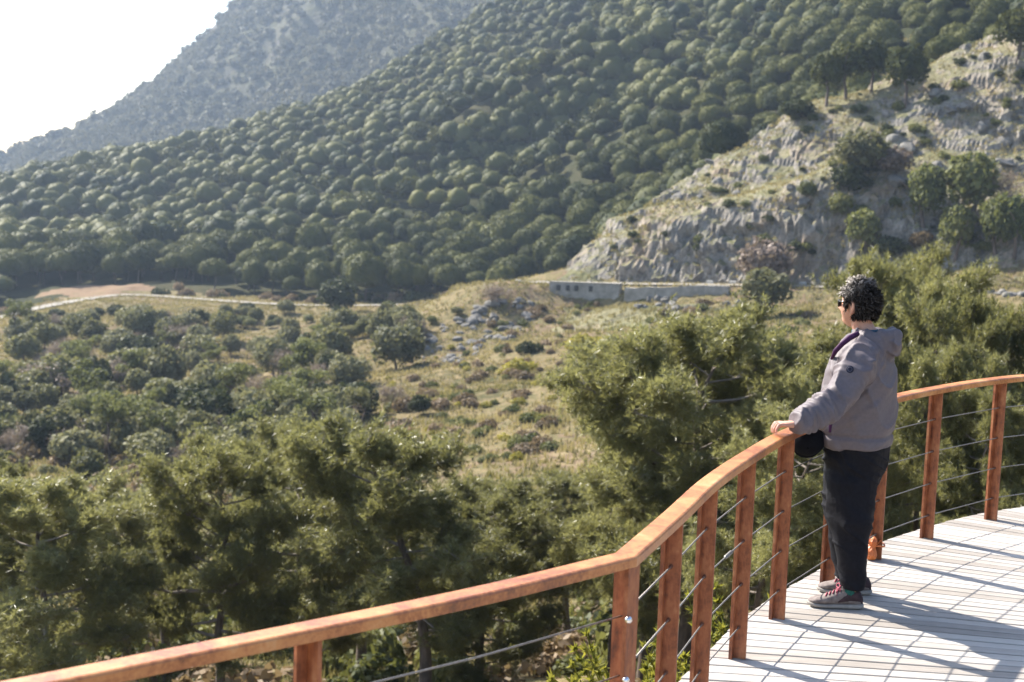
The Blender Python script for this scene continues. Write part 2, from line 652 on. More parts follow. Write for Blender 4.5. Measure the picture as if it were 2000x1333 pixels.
def road_blend(x, y, z, road, w0, w1, cut=0.0):
    x, y = np.asarray(x, float), np.asarray(y, float)
    sh = x.shape
    q = np.stack([x.ravel(), y.ravel()], -1)
    best = np.full(len(q), 1e9)
    zz = np.zeros(len(q))
    for p in road:
        d = (q[:, 0] - p[0]) ** 2 + (q[:, 1] - p[1]) ** 2
        m = d < best
        best[m] = d[m]
        zz[m] = p[2]
    best = np.sqrt(best).reshape(sh)
    zz = zz.reshape(sh) - cut
    w = 1 - sstep(w0, w1, best)
    return z * (1 - w) + zz * w


def TH(x, y):
    x, y = np.asarray(x, float), np.asarray(y, float)
    z = T0(x, y)
    dist = np.sqrt(x * x + y * y)
    z = z + fbm(x / 14, y / 14, 0, 3, 4) * np.clip(dist / 160, .12, 1.0) * .9
    # a spur with a gully behind it across the plantation
    a = np.array(at(880, 285, 372)[:2])
    b = np.array(at(1230, 105, 372)[:2])
    t = nrm(b - a)
    nn = np.array([-t[1], t[0]])
    s = (x - a[0]) * t[0] + (y - a[1]) * t[1]
    d = (x - a[0]) * nn[0] + (y - a[1]) * nn[1]
    L = np.linalg.norm(b - a)
    along = sstep(-25, 10, s) * (1 - sstep(L - 10, L + 30, s))
    z = z + along * (11.0 * np.exp(-((d - 15) / 13) ** 2) - 12.0 * np.exp(-((d + 9) / 11) ** 2))
    z = road_blend(x, y, z, RLs, 2.6, 8, .12)
    z = road_blend(x, y, z, RRs, 3.0, 6, .12)
    return z


def cells(x, y, z, seed):
    """value of the nearest random cell: gives broken, blocky faces"""
    x, y, z = np.broadcast_arrays(x, y, z)
    ix, iy, iz = (np.floor(q).astype(np.int64) for q in (x, y, z))
    best = np.full(x.shape, 9.0)
    val = np.zeros(x.shape)
    for dx in (-1, 0, 1):
        for dy in (-1, 0, 1):
            for dz in (-1, 0, 1):
                jx, jy, jz = ix + dx, iy + dy, iz + dz
                d = (jx + _h(jx, jy, jz, seed) - x) ** 2 + (jy + _h(jx, jy, jz, seed + 1) - y) ** 2 + (jz + _h(jx, jy, jz, seed + 2) - z) ** 2
                m = d < best
                best = np.where(m, d, best)
                val = np.where(m, _h(jx, jy, jz, seed + 3), val)
    return val - .5


# rocky hill above the right-hand road
rc = []
crest = [(1085, 545, 197), (1160, 478, 201), (1250, 408, 204), (1400, 325, 207), (1480, 275, 208), (1560, 222, 208), (1700, 172, 208), (1800, 138, 207), (1880, 105, 206), (1965, 75, 204), (2080, 30, 200), (2300, -60, 195)]
base = [(1085, 553, 193.5), (1160, 553, 191), (1250, 554, 188), (1330, 554, 185.5), (1420, 556, 182.5), (1560, 556, 177), (1700, 552, 173), (1830, 530, 170), (1960, 510, 166), (2120, 500, 160), (2320, 490, 150)]
rc += [at(*q) for q in crest] + [at(*q) for q in base]
rc += [lower(at(q[0], q[1], q[2] - 8), 3) for q in base]
rc += [lower(at(q[0], q[1], q[2] + 22), 9) for q in crest]
rc += [lower(at(q[0], q[1], q[2] + 60), 22) for q in crest]
rc += [at(*q) for q in [(1420, 435, 186.3), (1500, 425, 183.5), (1580, 410, 181), (1330, 462, 188.8), (1250, 492, 190.8), (1180, 520, 193), (1700, 415, 177.5), (1650, 300, 194), (1500, 340, 197), (1800, 300, 189),
       (1850, 420, 176), (1950, 300, 185), (1950, 420, 172), (1780, 445, 174), (2150, 300, 181), (1420, 385, 196), (1580, 345, 192)]]
rc += [lower(at(1020, 560, 200), 6), lower(at(960, 565, 205), 14), lower(at(1040, 520, 215), 9)]
TR0 = tps(rc, .05)


def TR(x, y):
    z = TR0(x, y)
    n = fbm(np.asarray(x) / 7.0, np.asarray(y) / 7.0, 0, 41, 5)
    r = 1 - np.abs(vn(np.asarray(x) / 4.2, np.asarray(y) / 4.2, 0, 77))
    return z + n * .55 + (r - .5) * .5 - 40 * sstep(214, 236, np.asarray(y, float))


RX0, RX1, RY0, RY1 = 4.0, 108.0, 158.0, 250.0


def GH(x, y):
    """ground height, whichever sheet is on top"""
    z = TH(x, y)
    x, y = np.asarray(x, float), np.asarray(y, float)
    ins = (x > RX0) & (x < RX1) & (y > RY0) & (y < RY1)
    return np.where(ins, np.maximum(z, np.where(ins, TR(x, y), -1e9)), z)


YS = np.concatenate([np.arange(18, 60, .5), np.arange(60, 300, .6), np.arange(300, 640, 2.5)])


def hit(u, v):
    d = ray(u, v)
    P = d[None] * (YS / d[1])[:, None] + np.array([0, 0, HC])
    g = GH(P[:, 0], P[:, 1])
    k = np.nonzero(P[:, 2] <= g)[0]
    k = k[YS[k] > 45] if len(k) else k
    if not len(k):
        return None
    p = P[k[0]].copy()
    p[2] = g[k[0]]
    return p


# ------------------------------------------------------------------ terrain sheets
gx = np.concatenate([np.arange(-900, -320, 20.0), np.arange(-320, -130, 5), np.arange(-130, 130, 1.5), np.arange(130, 330, 5), np.arange(330, 920, 20)])
gy = np.concatenate([np.arange(-260, -20, 20.0), np.arange(-20, 60, 1.0), np.arange(60, 300, 1.5), np.arange(300, 520, 4), np.arange(520, 700, 8)])
X, Y = np.meshgrid(gx, gy)
Xc = np.clip(X, -330, 330)
Z = TH(Xc, np.maximum(Y, -60))
me = mesh('hillside', np.stack([X, Y, Z], -1).reshape(-1, 3), grid(len(gx), len(gy)), True)
me.materials.append(M['ground'])
me.materials.append(M['forest_floor'])
me.materials.append(M['earth'])
fc = grid(len(gx), len(gy))
cx, cy = X.ravel()[fc].mean(1), Y.ravel()[fc].mean(1)
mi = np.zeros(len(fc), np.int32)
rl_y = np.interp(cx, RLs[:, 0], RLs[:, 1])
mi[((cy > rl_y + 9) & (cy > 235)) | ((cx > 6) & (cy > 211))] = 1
eu = at(150, 560, 272)
em = ((cx - eu[0] - 2) / 9 + vn(cx / 4, cy / 4, 0, 9) * .5) ** 2 + ((cy - eu[1] - 4) / 6) ** 2 < 1
mi[em] = 2
me.polygons.foreach_set('material_index', mi)
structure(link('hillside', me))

rx, ry = np.arange(RX0, RX1, .45), np.arange(RY0, RY1, .45)
X, Y = np.meshgrid(rx, ry)
Z = TR(X, Y)
V = np.stack([X, Y, Z], -1)
# push the rock out sideways so that the face has ledges and overhangs
gzy, gzx = np.gradient(Z, .45)
nn = nrm(np.stack([-gzx, -gzy, np.ones_like(Z)], -1))
steep = sstep(.5, 1.4, np.hypot(gzx, gzy))
wx, wy = X + Z * .35, Y + X * .15
dsp = cells(wx / 3.4, wy / 3.4, Z / 2.2, 91) * 1.7 + cells(wx / 1.5, wy / 1.5, Z / 1.1, 19) * .8 + fbm(X / 2.0, Y / 2.0, Z / 2.0, 7, 3) * .3
patch = sstep(.05, .45, fbm(X / 11, Y / 11, 0, 23, 3))
V = V + nn * (dsp * (.10 + .42 * patch * (1 - steep) + .85 * steep))[..., None]
me = mesh('rocky_hill', V.reshape(-1, 3), grid(len(rx), len(ry)), False)
structure(link('rocky_hill', me, M['rock']))

# far mountain
mc = [at(*q) for q in [(-100, 430, 700), (350, 320, 720), (700, 240, 740), (950, 80, 760), (1300, -60, 780), (0, 300, 1000), (120, 240, 1020), (220, 187, 1040),
      (300, 125, 1060), (362, 82, 1080), (430, 2, 1100), (520, -80, 1120), (700, -230, 1160), (1000, -400, 1200), (1500, -600, 1250), (-200, 350, 1000), (-500, 400, 1000),
      (400, 230, 850), (700, 90, 900), (880, 60, 860), (860, 130, 800), (200, 300, 840)]]
mc += [lower(at(q[0], q[1], q[2] + 160), 40) for q in [(0, 300, 1000), (220, 187, 1040), (430, 2, 1100), (700, -230, 1160), (1000, -400, 1200), (1500, -600, 1250), (-300, 370, 1000)]]
MT0 = tps(mc, .3)


def MT(x, y):
    z = MT0(x, y)
    z = z + fbm(x / 90, y / 90, 0, 5, 5) * 8 + (1 - np.abs(vn(x / 34, y / 60, 0, 8))) * 10 - 19
    return z


gx = np.arange(-640, 560, 6.0)
gy = np.arange(620, 1330, 6.0)
X, Y = np.meshgrid(gx, gy)
Z = MT(X, Y)
Z = Z - 60 * (1 - sstep(620, 690, Y))
me = mesh('mountain', np.stack([X, Y, Z], -1).reshape(-1, 3), grid(len(gx), len(gy)), True)
structure(link('mountain', me, M['mountain']))


# roads
def ribbon(P, w, dz):
    P = P.copy()
    T = np.gradient(P[:, :2], axis=0)
    T = T / np.linalg.norm(T, axis=1, keepdims=True)
    Nn = np.stack([-T[:, 1], T[:, 0]], -1)
    rows = []
    for k in np.linspace(-w, w, 5):
        q = P.copy()
        q[:, :2] += Nn * k
        q[:, 2] += dz
        rows.append(q)
    V = np.stack(rows, 1)
    return V.reshape(-1, 3), grid(5, len(P))


V, Fq = ribbon(RLs, 1.5, .06)
structure(link('road', mesh('road', V, Fq, True), M['road']))
V, Fq = ribbon(RRs, 2.4, .06)
structure(link('road', mesh('road', V, Fq, True), M['road']))


# ------------------------------------------------------------------ vegetation: mesh makers
def fib(n, zmin=-1.0, zmax=1.0):
    k = np.arange(n) + .5
    z = zmax - (zmax - zmin) * k / n
    t = k * 2.39996
    r = np.sqrt(np.maximum(0, 1 - z * z))
    return np.stack([r * np.cos(t), r * np.sin(t), z], -1)


def lobed(g, dirs, shell, lobe_r, per, leaf, jit=.5, asp=.6, core=.72, sq=(1, 1, 1), tri=False, smooth_core=False):
    """crown: leaf faces on lobes spread over a shell, with a core that closes the middle"""
    mb = MB()
    sq = np.asarray(sq, float)
    for d in dirs:
        c = d * shell * g.uniform(.82, 1.08) * sq
        lr = lobe_r * g.uniform(.7, 1.3)
        k = nrm(g.normal(size=(per, 3)) + d * .75 + np.array([0, 0, .25]))
        V, Fq = cards(c + k * lr * g.uniform(.75, 1.08, (per, 1)), k, leaf, jit, asp, tri, g)
        mb.add(V, Fq, g.uniform())
    if core:
        V, Fq = ball((0, 0, 0), 1.0, 16 if smooth_core else 10, 10 if smooth_core else 7)
        V = V * core * sq * (1 + .18 * vn(V[:, 0] * 2.2, V[:, 1] * 2.2, V[:, 2] * 2.2, int(g.integers(99))))[:, None]
        mb.add(V, Fq, .2)
    return mb


def dome_crown(seed, R_=2.7, flat=.85, nu=26, nv=18, ncard=1500, leaf=.20):
    """umbrella crown: a clumpy closed dome with a fringe of small leaf faces"""
    g = np.random.default_rng(seed)
    V, Fq = ball((0, 0, 0), 1.0, nu, nv)

    def shape(D):
        k = 1 + .11 * vn(D[:, 0] * 3.1, D[:, 1] * 3.1, D[:, 2] * 3.1, seed) + .075 * vn(D[:, 0] * 7.5, D[:, 1] * 7.5, D[:, 2] * 7.5, seed + 1)
        Q = D * k[:, None] * np.array([1, 1, flat])
        low = Q[:, 2] < -.34
        Q[low, 2] = -.34 + (Q[low, 2] + .34) * .4
        return Q
    mb = MB()
    mb.add(shape(V) * .95 * R_, Fq, .35)
    if ncard:
        D = nrm(g.normal(size=(ncard, 3)))
        D = D[D[:, 2] > -.6]
        W, F2 = cards(shape(D) * R_ * g.uniform(.94, 1.05, (len(D), 1)), D, leaf, .55, .55, False, g)
        mb.add(W, F2, .5)
    return mb


def round_crown(seed, R_=2.0, sq=(1, 1, .85), nl=44, per=26, leaf=.24, irr=.16, core=.7):
    g = np.random.default_rng(seed)
    d = nrm(fib(nl, -.85, 1.0) + g.normal(size=(nl, 3)) * irr)
    mb = lobed(g, d, .70, .38, per, leaf / R_, .6, .6, core, sq)
    for v in mb.V:
        v *= R_
    return mb


def limbs(g, base, top, r0, r1, n=7, wob=.12):
    t = np.linspace(0, 1, n)[:, None]
    base, top = np.asarray(base, float), np.asarray(top, float)
    p = base + (top - base) * t
    w = np.cumsum(g.normal(size=(n, 3)) * wob * np.array([1, 1, .2]), 0)
    p = p + (w - w[0]) * t
    r = r0 + (r1 - r0) * t[:, 0] ** .8
    r[0] *= 1.25
    return p, r


def trunk_mesh(seed, h, r, spread=1.2, nb=5, reach=1.3, lean=.2):
    g = np.random.default_rng(seed)
    mb = MB()
    p, rr = limbs(g, (0, 0, -.5), (g.normal() * lean, g.normal() * lean, h), r, r * .55, 7, .10)
    mb.add(*tube(p, rr, 7))
    for i in range(nb):
        a = i * 2.4 + g.uniform(0, .8)
        s = p[-2] + (p[-1] - p[-2]) * g.uniform(0, 1)
        e = s + np.array([math.cos(a) * spread, math.sin(a) * spread, reach * g.uniform(.7, 1.1)])
        q, rq = limbs(g, s, e, r * .4, r * .12, 4, .1)
        mb.add(*tube(q, rq, 5, False))
    return mb.mesh('trunk', True)


def needle_tufts(g, C, D, n, L, w):
    """needle bundles: n narrow blades leaving each point C, splayed round direction D"""
    m = len(C)
    C = np.repeat(C, n, 0)
    D = np.repeat(D, n, 0)
    d = nrm(D * .75 + g.normal(size=D.shape) * .62)
    s = nrm(np.cross(d, g.normal(size=d.shape)))
    l = (L * g.uniform(.6, 1.2, m * n))[:, None]
    o = C + d * l * .08
    V = np.stack([o + s * w * .6, o - s * w * .6, o + d * l], 1)
    return V.reshape(-1, 3), np.arange(m * n * 3).reshape(-1, 3)


def near_pine(seed, H=8.0, W=2.3, nlimb=34, tuftn=13, crown0=.28, top_r=.55):
    """open pine: (trunk mesh, limbs mesh, crown mesh)"""
    g = np.random.default_rng(seed)
    tp, tr = limbs(g, (0, 0, -.6), (g.normal() * .6, g.normal() * .6, H * .93), .21 * H / 8, .03, 12, .15)
    tb = MB().add(*tube(tp, tr, 9))
    lb = MB()
    TC, TD = [], []
    zt = tp[:, 2]
    for i in range(nlimb):
        f = crown0 + (1 - crown0) * ((i + .5) / nlimb) ** .9
        z = f * H * .95
        s = np.array([np.interp(z, zt, tp[:, 0]), np.interp(z, zt, tp[:, 1]), z])
        k = (f - crown0) / (1 - crown0)
        prof = (.55 + .45 * math.sin(math.pi * min(1, k * 1.25 + .12))) if k < .7 else (1 - ((k - .7) / .3) ** 2 * (1 - top_r * .6))
        ln = W * prof * g.uniform(.62, 1.12)
        a = i * 2.39996 + g.normal() * .35
        up = .08 + .50 * k ** 1.6 + g.normal() * .14
        d = nrm(np.array([math.cos(a), math.sin(a), up]))
        n = 7
        q = s + d * np.linspace(0, ln, n)[:, None]
        q[:, 2] += .10 * ln * np.linspace(0, 1, n) ** 2 - .06 * ln * np.sin(np.linspace(0, math.pi, n))
        q += np.cumsum(g.normal(size=(n, 3)) * .03 * ln, 0) * np.linspace(0, 1, n)[:, None]
        lr = .055 * (ln / 2.2) * (1.1 - .5 * k)
        lb.add(*tube(q, np.linspace(lr, .010, n), 5, False))
        nsub = int(9 + ln * 8)
        for j in range(nsub):
            t = g.uniform(.30, 1.0) ** .8
            b = q[0] + (q[-1] - q[0]) * 0
            x = t * (n - 1)
            i0 = min(int(x), n - 2)
            b = q[i0] + (q[i0 + 1] - q[i0]) * (x - i0)
            dd = nrm(d * .7 + g.normal(size=3) * np.array([.95, .95, .5]) + np.array([0, 0, .30]))
            sl = ln * g.uniform(.18, .40) * (1.15 - .5 * t) + .14
            m = 4
            sq = b + dd * np.linspace(0, sl, m)[:, None]
            sq[:, 2] += .12 * sl * np.linspace(0, 1, m) ** 2
            lb.add(*tube(sq, np.linspace(.012, .005, m), 4, False))
            nt_ = int(8 + sl * 17)
            tt = g.uniform(.25, 1.0, nt_)
            P_ = sq[0] + (sq[-1] - sq[0]) * tt[:, None] + g.normal(size=(nt_, 3)) * .10
            TC.append(P_)
            TD.append(nrm(dd * .8 + g.normal(size=(nt_, 3)) * .6 + np.array([0, 0, .42])))
    C, D = np.concatenate(TC), np.concatenate(TD)
    V, T = needle_tufts(g, C, D, tuftn, .17, .017)
    return tb.mesh('trunk', True), lb.mesh('limbs', True), mesh('crown', V, T)


def bare_tree(seed, H=5.0, W=2.2):
    g = np.random.default_rng(seed)
    tb = MB()
    tip = []

    def grow(s, d, ln, r, lev):
        n = 4
        e = s + d * ln
        q, rr = limbs(g, s, e, r, r * .5, n, .06 * ln)
        tb.add(*tube(q, rr, 5 if lev < 2 else 3, False))
        if lev == 3:
            tip.append(q[-1])
            return
        for i in range(4 if lev < 2 else 4):
            t = g.uniform(.45, 1)
            p = q[0] + (q[-1] - q[0]) * t
            grow(p, nrm(d + g.normal(size=3) * .62 + np.array([0, 0, .2])), ln * g.uniform(.55, .75), r * .5, lev + 1)
    for i in range(3):
        grow(np.array([0, 0, -.2]), nrm(np.array([g.normal() * .3, g.normal() * .3, 1])), H * .38, .09, 0)
    C = np.array(tip)
    C = np.repeat(C, 7, 0) + g.normal(size=(len(C) * 7, 3)) * .22
    V, Fq = cards(C, g.normal(size=C.shape), .12, 1, .35, False, g)
    return tb.mesh('trunk', True), mesh('crown', V, Fq)


def boulder_mesh(seed):
    V, Fq = ball((0, 0, 0), 1, 14, 10)
    g = np.random.default_rng(seed)
    for _ in range(7):                       # flat broken faces
        d = nrm(g.normal(size=3))
        lim = g.uniform(.45, .8)
        k = V @ d
        V = V - np.maximum(k - lim, 0)[:, None] * d
    V = V * (1 + .12 * fbm(V[:, 0] * 2, V[:, 1] * 2, V[:, 2] * 2, seed, 3))[:, None]
    V[:, 2] *= .75
    return mesh('boulder', V, Fq, False)


# shared meshes
ME = {}
ME['dome'] = [dome_crown(100 + i, 2.7, f).mesh('crown', True) for i, f in enumerate((.80, .9, .76, 1.0, .86))]
ME['dome_trunk'] = [trunk_mesh(200 + i, 2.9, .17) for i in range(3)]
ME['round'] = [round_crown(300 + i, 2.0, s).mesh('crown') for i, s in enumerate(((1, 1, .82), (1.15, 1, .7), (.95, 1, 1.0), (1.1, .95, .62)))]
ME['round_trunk'] = [trunk_mesh(330 + i, 1.6, .16, .8, 4, .8) for i in range(2)]
ME['tall'] = [round_crown(350 + i, 1.2, (.9, .9, 1.75), 44, 24, .2, .1).mesh('crown') for i in range(2)]
ME['shrub'] = [round_crown(400 + i, 1.0, (1, 1, .62), 22, 22, .15, .22, .6).mesh('foliage') for i in range(4)]
ME['bare'] = [bare_tree(500 + i) for i in range(3)]
ME['boulder'] = [boulder_mesh(600 + i) for i in range(6)]


def open_pine(seed, R_=2.2):
    """small open pine seen across the valley: a few flat clumps with sky between"""
    g = np.random.default_rng(seed)
    mb = MB()
    for i in range(9):
        a = i * 2.4
        rr = R_ * (.15 + .55 * ((i % 4) / 3.0))
        c = np.array([math.cos(a) * rr, math.sin(a) * rr, g.uniform(-.75, .85)])
        lr = R_ * g.uniform(.30, .46)
        k = nrm(g.normal(size=(190, 3)) + np.array([0, 0, .3]))
        V, Fq = cards(c + k * lr * np.array([1, 1, .62]) * g.uniform(.45, 1.05, (190, 1)), k, .15, .8, .5, False, g)
        mb.add(V, Fq)
    return mb.mesh('crown')


ME['open'] = [open_pine(700 + i) for i in range(4)]
ME['open_trunk'] = [trunk_mesh(730 + i, 3.6, .13, 1.1, 7, 1.0, .35) for i in range(3)]


def plant_tree(name, loc, crown, trunk, cmat, tmat, zc, label, cat, group, scale=1.0, rz=None, tilt=0.0, csc=(1, 1, 1), cname='crown'):
    e = link(name, None, loc=tuple(loc), rot=(tilt, 0, rng.uniform(0, 6.28) if rz is None else rz), scale=scale)
    e.empty_display_size = .5
    if trunk is not None:
        link('trunk', trunk, tmat, e)
    c = bpy.data.objects.new(cname, crown)
    COL.objects.link(c)
    c.parent = e
    c.location = (0, 0, zc)
    c.scale = csc
    if len(crown.materials) == 0:
        crown.materials.append(cmat)
    if crown.materials[0] != cmat:
        c.material_slots[0].link = 'OBJECT'
        c.material_slots[0].material = cmat
    return tag(e, label, cat, group)


# ---- plantation of umbrella pines on the far slope
PTS = []
sp = 5.9
for yy in np.arange(208, 640, sp * .88):
    for xx in np.arange(-330, 300, sp):
        PTS.append((xx + (int(yy / sp) % 2) * sp * .5, yy))
_ga, _gb = at(880, 285, 372)[:2], at(1230, 105, 372)[:2]
for q in np.linspace(-.1, 1.1, 70):                  # closer planting along the gully
    for w_ in (-17, -13, -9, -5, -1, 3):
        c_ = _ga + (_gb - _ga) * q
        n__ = nrm(np.array([-(_gb - _ga)[1], (_gb - _ga)[0]]))
        PTS.append(tuple(c_ + n__ * w_))
PTS = np.array(PTS) + rng.normal(size=(len(PTS), 2)) * 1.5
PZ = GH(PTS[:, 0], PTS[:, 1])
P3 = np.column_stack([PTS, PZ])
u, v = proj(P3 + np.array([0, 0, 5.0]))
rly = np.interp(P3[:, 0], RLs[:, 0], RLs[:, 1])
keep = (u > -520) & (u < 2400) & (v > -160) & ((P3[:, 1] > rly + 7.5) | (P3[:, 0] > 16))
keep &= ~((P3[:, 0] < eu[0] + 24) & (P3[:, 0] > eu[0] - 14) & (P3[:, 1] < eu[1] + 12))
# not on the face of the rocky hill
inr = (P3[:, 0] > RX0) & (P3[:, 0] < RX1) & (P3[:, 1] < RY1)
rock_top = inr & (TR(P3[:, 0], P3[:, 1]) > TH(P3[:, 0], P3[:, 1]) - .3)
keep &= ~(rock_top & (P3[:, 1] < 214))
keep &= ~((P3[:, 0] > 2) & (P3[:, 1] < 212))
keep &= rng.uniform(size=len(P3)) > .06
P3 = P3[keep]


def visible(P, rise=5.0):
    """does the line from the camera to P+rise clear the rocky hill and the slope"""
    t = np.linspace(.3, .985, 70)
    q = P + np.array([0, 0, rise])
    S = np.array([0, 0, HC]) + (q - np.array([0, 0, HC])) * t[:, None]
    return bool(np.all(S[:, 2] > GH(S[:, 0], S[:, 1]) - .2))


u, v = proj(P3 + np.array([0, 0, 4.5]))
order = np.argsort(P3[:, 1])
indiv, rest = [], []
for i in order:
    if len(indiv) < 290 and 5 < u[i] < 1995 and v[i] > 8 and visible(P3[i]):
        indiv.append(i)
    else:
        rest.append(i)
front = [i for i in indiv if P3[i, 0] < 8 and P3[i, 1] < np.interp(P3[i, 0], RLs[:, 0], RLs[:, 1]) + 13]
front.sort(key=lambda i: u[i])
ORD = ('first second third fourth fifth sixth seventh eighth ninth tenth eleventh twelfth thirteenth fourteenth fifteenth sixteenth seventeenth eighteenth nineteenth twentieth').split()
front_lab = {i: 'umbrella pine in the front row above the far road, %s from the left' % ORD[k] for k, i in enumerate(front[:20])}
for n_, i in enumerate(indiv):
    s = float(np.clip(1.02 + .22 * fbm(P3[i, 0] / 30, P3[i, 1] / 30, 0, 88, 2) + rng.normal() * .16, .6, 1.45))
    plant_tree('umbrella_pine', P3[i], ME['dome'][n_ % 5], ME['dome_trunk'][n_ % 3], M['pine_far'], M['bark'], 3.7,
               front_lab.get(i, ('umbrella pine in the dense plantation on the far slope, left of the rocky hill', 'umbrella pine of the plantation seen just above the crest of the rocky hill')[int(u[i] > 1150)]), 'pine tree',
               'umbrella pines of the far plantation', s, csc=(rng.uniform(.88, 1.1), 1, rng.uniform(.85, 1.2)))
low = [dome_crown(150 + i, 2.7, f, 14, 10, 130, .32) for i, f in enumerate((.8, .9, .76, 1.0))]
low += [round_crown(170 + i, 2.2, (1, 1, .9), 20, 12, .42, .25, .62) for i in range(2)]
low = [(np.concatenate(b.V), b) for b in low]
mb = MB()
for i in rest:
    V, b = low[int(rng.integers(4)) if rng.uniform() < .8 else 4 + int(rng.integers(2))]
    s = float(np.clip(.98 + .30 * fbm(P3[i, 0] / 40, P3[i, 1] / 40, 0, 88, 2) + rng.normal() * .2, .42, 1.45))
    a = rng.uniform(0, 6.28)
    ca, sa = math.cos(a) * s, math.sin(a) * s
    W = np.column_stack([V[:, 0] * ca - V[:, 1] * sa, V[:, 0] * sa + V[:, 1] * ca, V[:, 2] * s * rng.uniform(.85, 1.1)]) + P3[i] + np.array([0, 0, 3.6 * s])
    mb.add(W, [np.concatenate(f) for f in b.F.values()], rng.uniform())
stuff(link('distant_pine_forest', mb.mesh('distant_pine_forest', True, True), M['pine_far_s']))

# ---- scrub on the far mountain
mb = MB()
tmpl = []
for i in range(4):
    b = round_crown(800 + i, 1.0, (1, 1, .8), 9, 6, .42, .25, .62)
    tmpl.append((np.concatenate(b.V), [np.concatenate(f) for f in b.F.values()]))
n_ = 20000
px_, py_ = rng.uniform(-600, 220, n_), rng.uniform(660, 1130, n_)
pz_ = MT(px_, py_)
u, v = proj(np.column_stack([px_, py_, pz_]))
dens = fbm(px_ / 60, py_ / 60, 0, 33, 3)
ok = (u > -350) & (u < 1300) & (v > -60) & (v < 520) & (rng.uniform(-.9, 1.0, n_) < dens + .3)
for x, y, z in zip(px_[ok], py_[ok], pz_[ok]):
    V, Fq = tmpl[int(rng.integers(4))]
    s = rng.uniform(1.6, 4.4)
    a = rng.uniform(0, 6.28)
    ca, sa = math.cos(a) * s, math.sin(a) * s
    mb.add(np.column_stack([V[:, 0] * ca - V[:, 1] * sa, V[:, 0] * sa + V[:, 1] * ca, V[:, 2] * s]) + np.array([x, y, z + s * .4]), Fq, rng.uniform())
stuff(link('mountain_scrub', mb.mesh('mountain_scrub', False, True), M['scrub']))


# ---- trees placed one by one: base pixel, crown top pixel, crown width in pixels
def px2m(p):
    return p[1] / FPX


def one_oak(u_, vb, vt, w, label, mat='oak', group=None, kind='round', name='oak_tree', cat='tree', k=None, trunk=True, fr=None):
    p = hit(u_, vb)
    if p is None:
        return
    m = px2m(p)
    h, wd = (vb - vt) * m, w * m
    i = int(rng.integers(4)) if k is None else k
    cr = ME[kind][i % len(ME[kind])]
    R0 = {'round': 2.0, 'tall': 1.2}[kind]
    sq = {'round': (.82, .7, 1.0, .62), 'tall': (1.75, 1.75)}[kind][i % len(ME[kind])]
    sx = wd / 2 / (R0 * (1.05 if kind == 'round' else .9))
    frac = fr or (.84 if kind == 'round' else .95)
    sz = h * frac / 2 / (R0 * sq * 1.05)
    zc = h - h * frac / 2
    tr = ME['round_trunk'][i % 2]
    e = plant_tree(name, p, cr, None, M[mat], M['bark'], zc, label, cat, group, 1.0, csc=(sx, sx, sz))
    if trunk:
        link('trunk', tr, M['bark'], e, scale=(max(.5, h / 4), max(.5, h / 4), zc / 1.9))
    return e


def one_pine(u_, vb, vt, w, label, mat='pine_mid', group=None, tilt=0.0, name='open_pine', flat=1.0):
    p = hit(u_, vb)
    if p is None:
        return
    m = px2m(p)
    h, wd = (vb - vt) * m, w * m
    i = int(rng.integers(4))
    s = wd / 2 / 2.15
    ch = min(h * .62, wd * .62) * flat
    zc = h - ch * .5
    e = plant_tree(name, p, ME['open'][i], None, M[mat], M['bark'], zc, label, 'pine tree', group, 1.0, rz=rng.uniform(0, 6.28), csc=(s, s, ch / 2 / 1.25))
    link('trunk', ME['open_trunk'][i % 3], M['bark'], e, scale=(s, s, (zc + ch * .1) / 4.4))
    return e


def one_bare(u_, vb, vt, w, label, group=None):
    p = hit(u_, vb)
    if p is None:
        return
    m = px2m(p)
    h, wd = (vb - vt) * m, w * m
    i = int(rng.integers(3))
    t, c = ME['bare'][i]
    e = plant_tree('bare_tree', p, c, None, M['twigs'], M['grey_bark'], 0, label, 'tree', group, 1.0, csc=(wd / 4.2, wd / 4.2, h / 5.4))
    link('trunk', t, M['grey_bark'], e, scale=(wd / 4.2, wd / 4.2, h / 5.4))
    return e


one_oak(775, 722, 640, 112, 'broad grey-brown oak at the foot of the rocky spur, left of its rocks', k=1)
one_oak(660, 616, 546, 86, 'dark round oak standing right at the edge of the pale far road', mat='dark_ever', k=0)
one_oak(1490, 560, 470, 108, 'grey-brown round tree against the cliff behind the road wall', mat='twigs', k=0, name='round_tree')
one_oak(1492, 622, 522, 104, 'round grey-green tree on the bank in front of the road parapet', k=2, name='round_tree')
one_pine(245, 892, 776, 84, 'small pine with a bare leaning trunk, lower left of the valley')
one_pine(165, 862, 772, 70, 'small open pine just left of the leaning one in the valley')
one_oak(370, 832, 750, 72, 'dense dark upright evergreen in the middle of the valley', mat='dark_ever', kind='tall', name='evergreen_tree')
one_oak(78, 890, 812, 50, 'narrow dark evergreen at the left edge of the valley', mat='dark_ever', kind='tall', name='evergreen_tree')
one_pine(455, 832, 708, 106, 'umbrella-shaped pine with brownish lower branches in the valley', mat='shrub_green', flat=.7)
one_bare(540, 800, 688, 116, 'large leafless pinkish-brown tree beside the umbrella-shaped valley pine')
one_oak(680, 760, 698, 78, 'low grey oak below the broad oak of the spur', k=1)
one_oak(315, 832, 738, 82, 'olive-yellow tree left of the dense dark upright evergreen', mat='olive', k=2, name='olive_green_tree')
one_pine(592, 812, 722, 96, 'open green pine right of the leafless pinkish-brown tree')
one_oak(820, 812, 774, 46, 'small round dark bush alone on the dry slope', mat='dark_ever', k=0, name='round_bush', cat='bush', trunk=False)
one_oak(268, 716, 658, 78, 'dark oak high in the valley below the bare earth patch', mat='dark_ever', k=1)
one_bare(362, 690, 610, 78, 'thin grey leafless tree below the far road')
one_oak(150, 908, 843, 108, 'wide grey-green rounded shrub-tree at lower left of the valley', k=3)
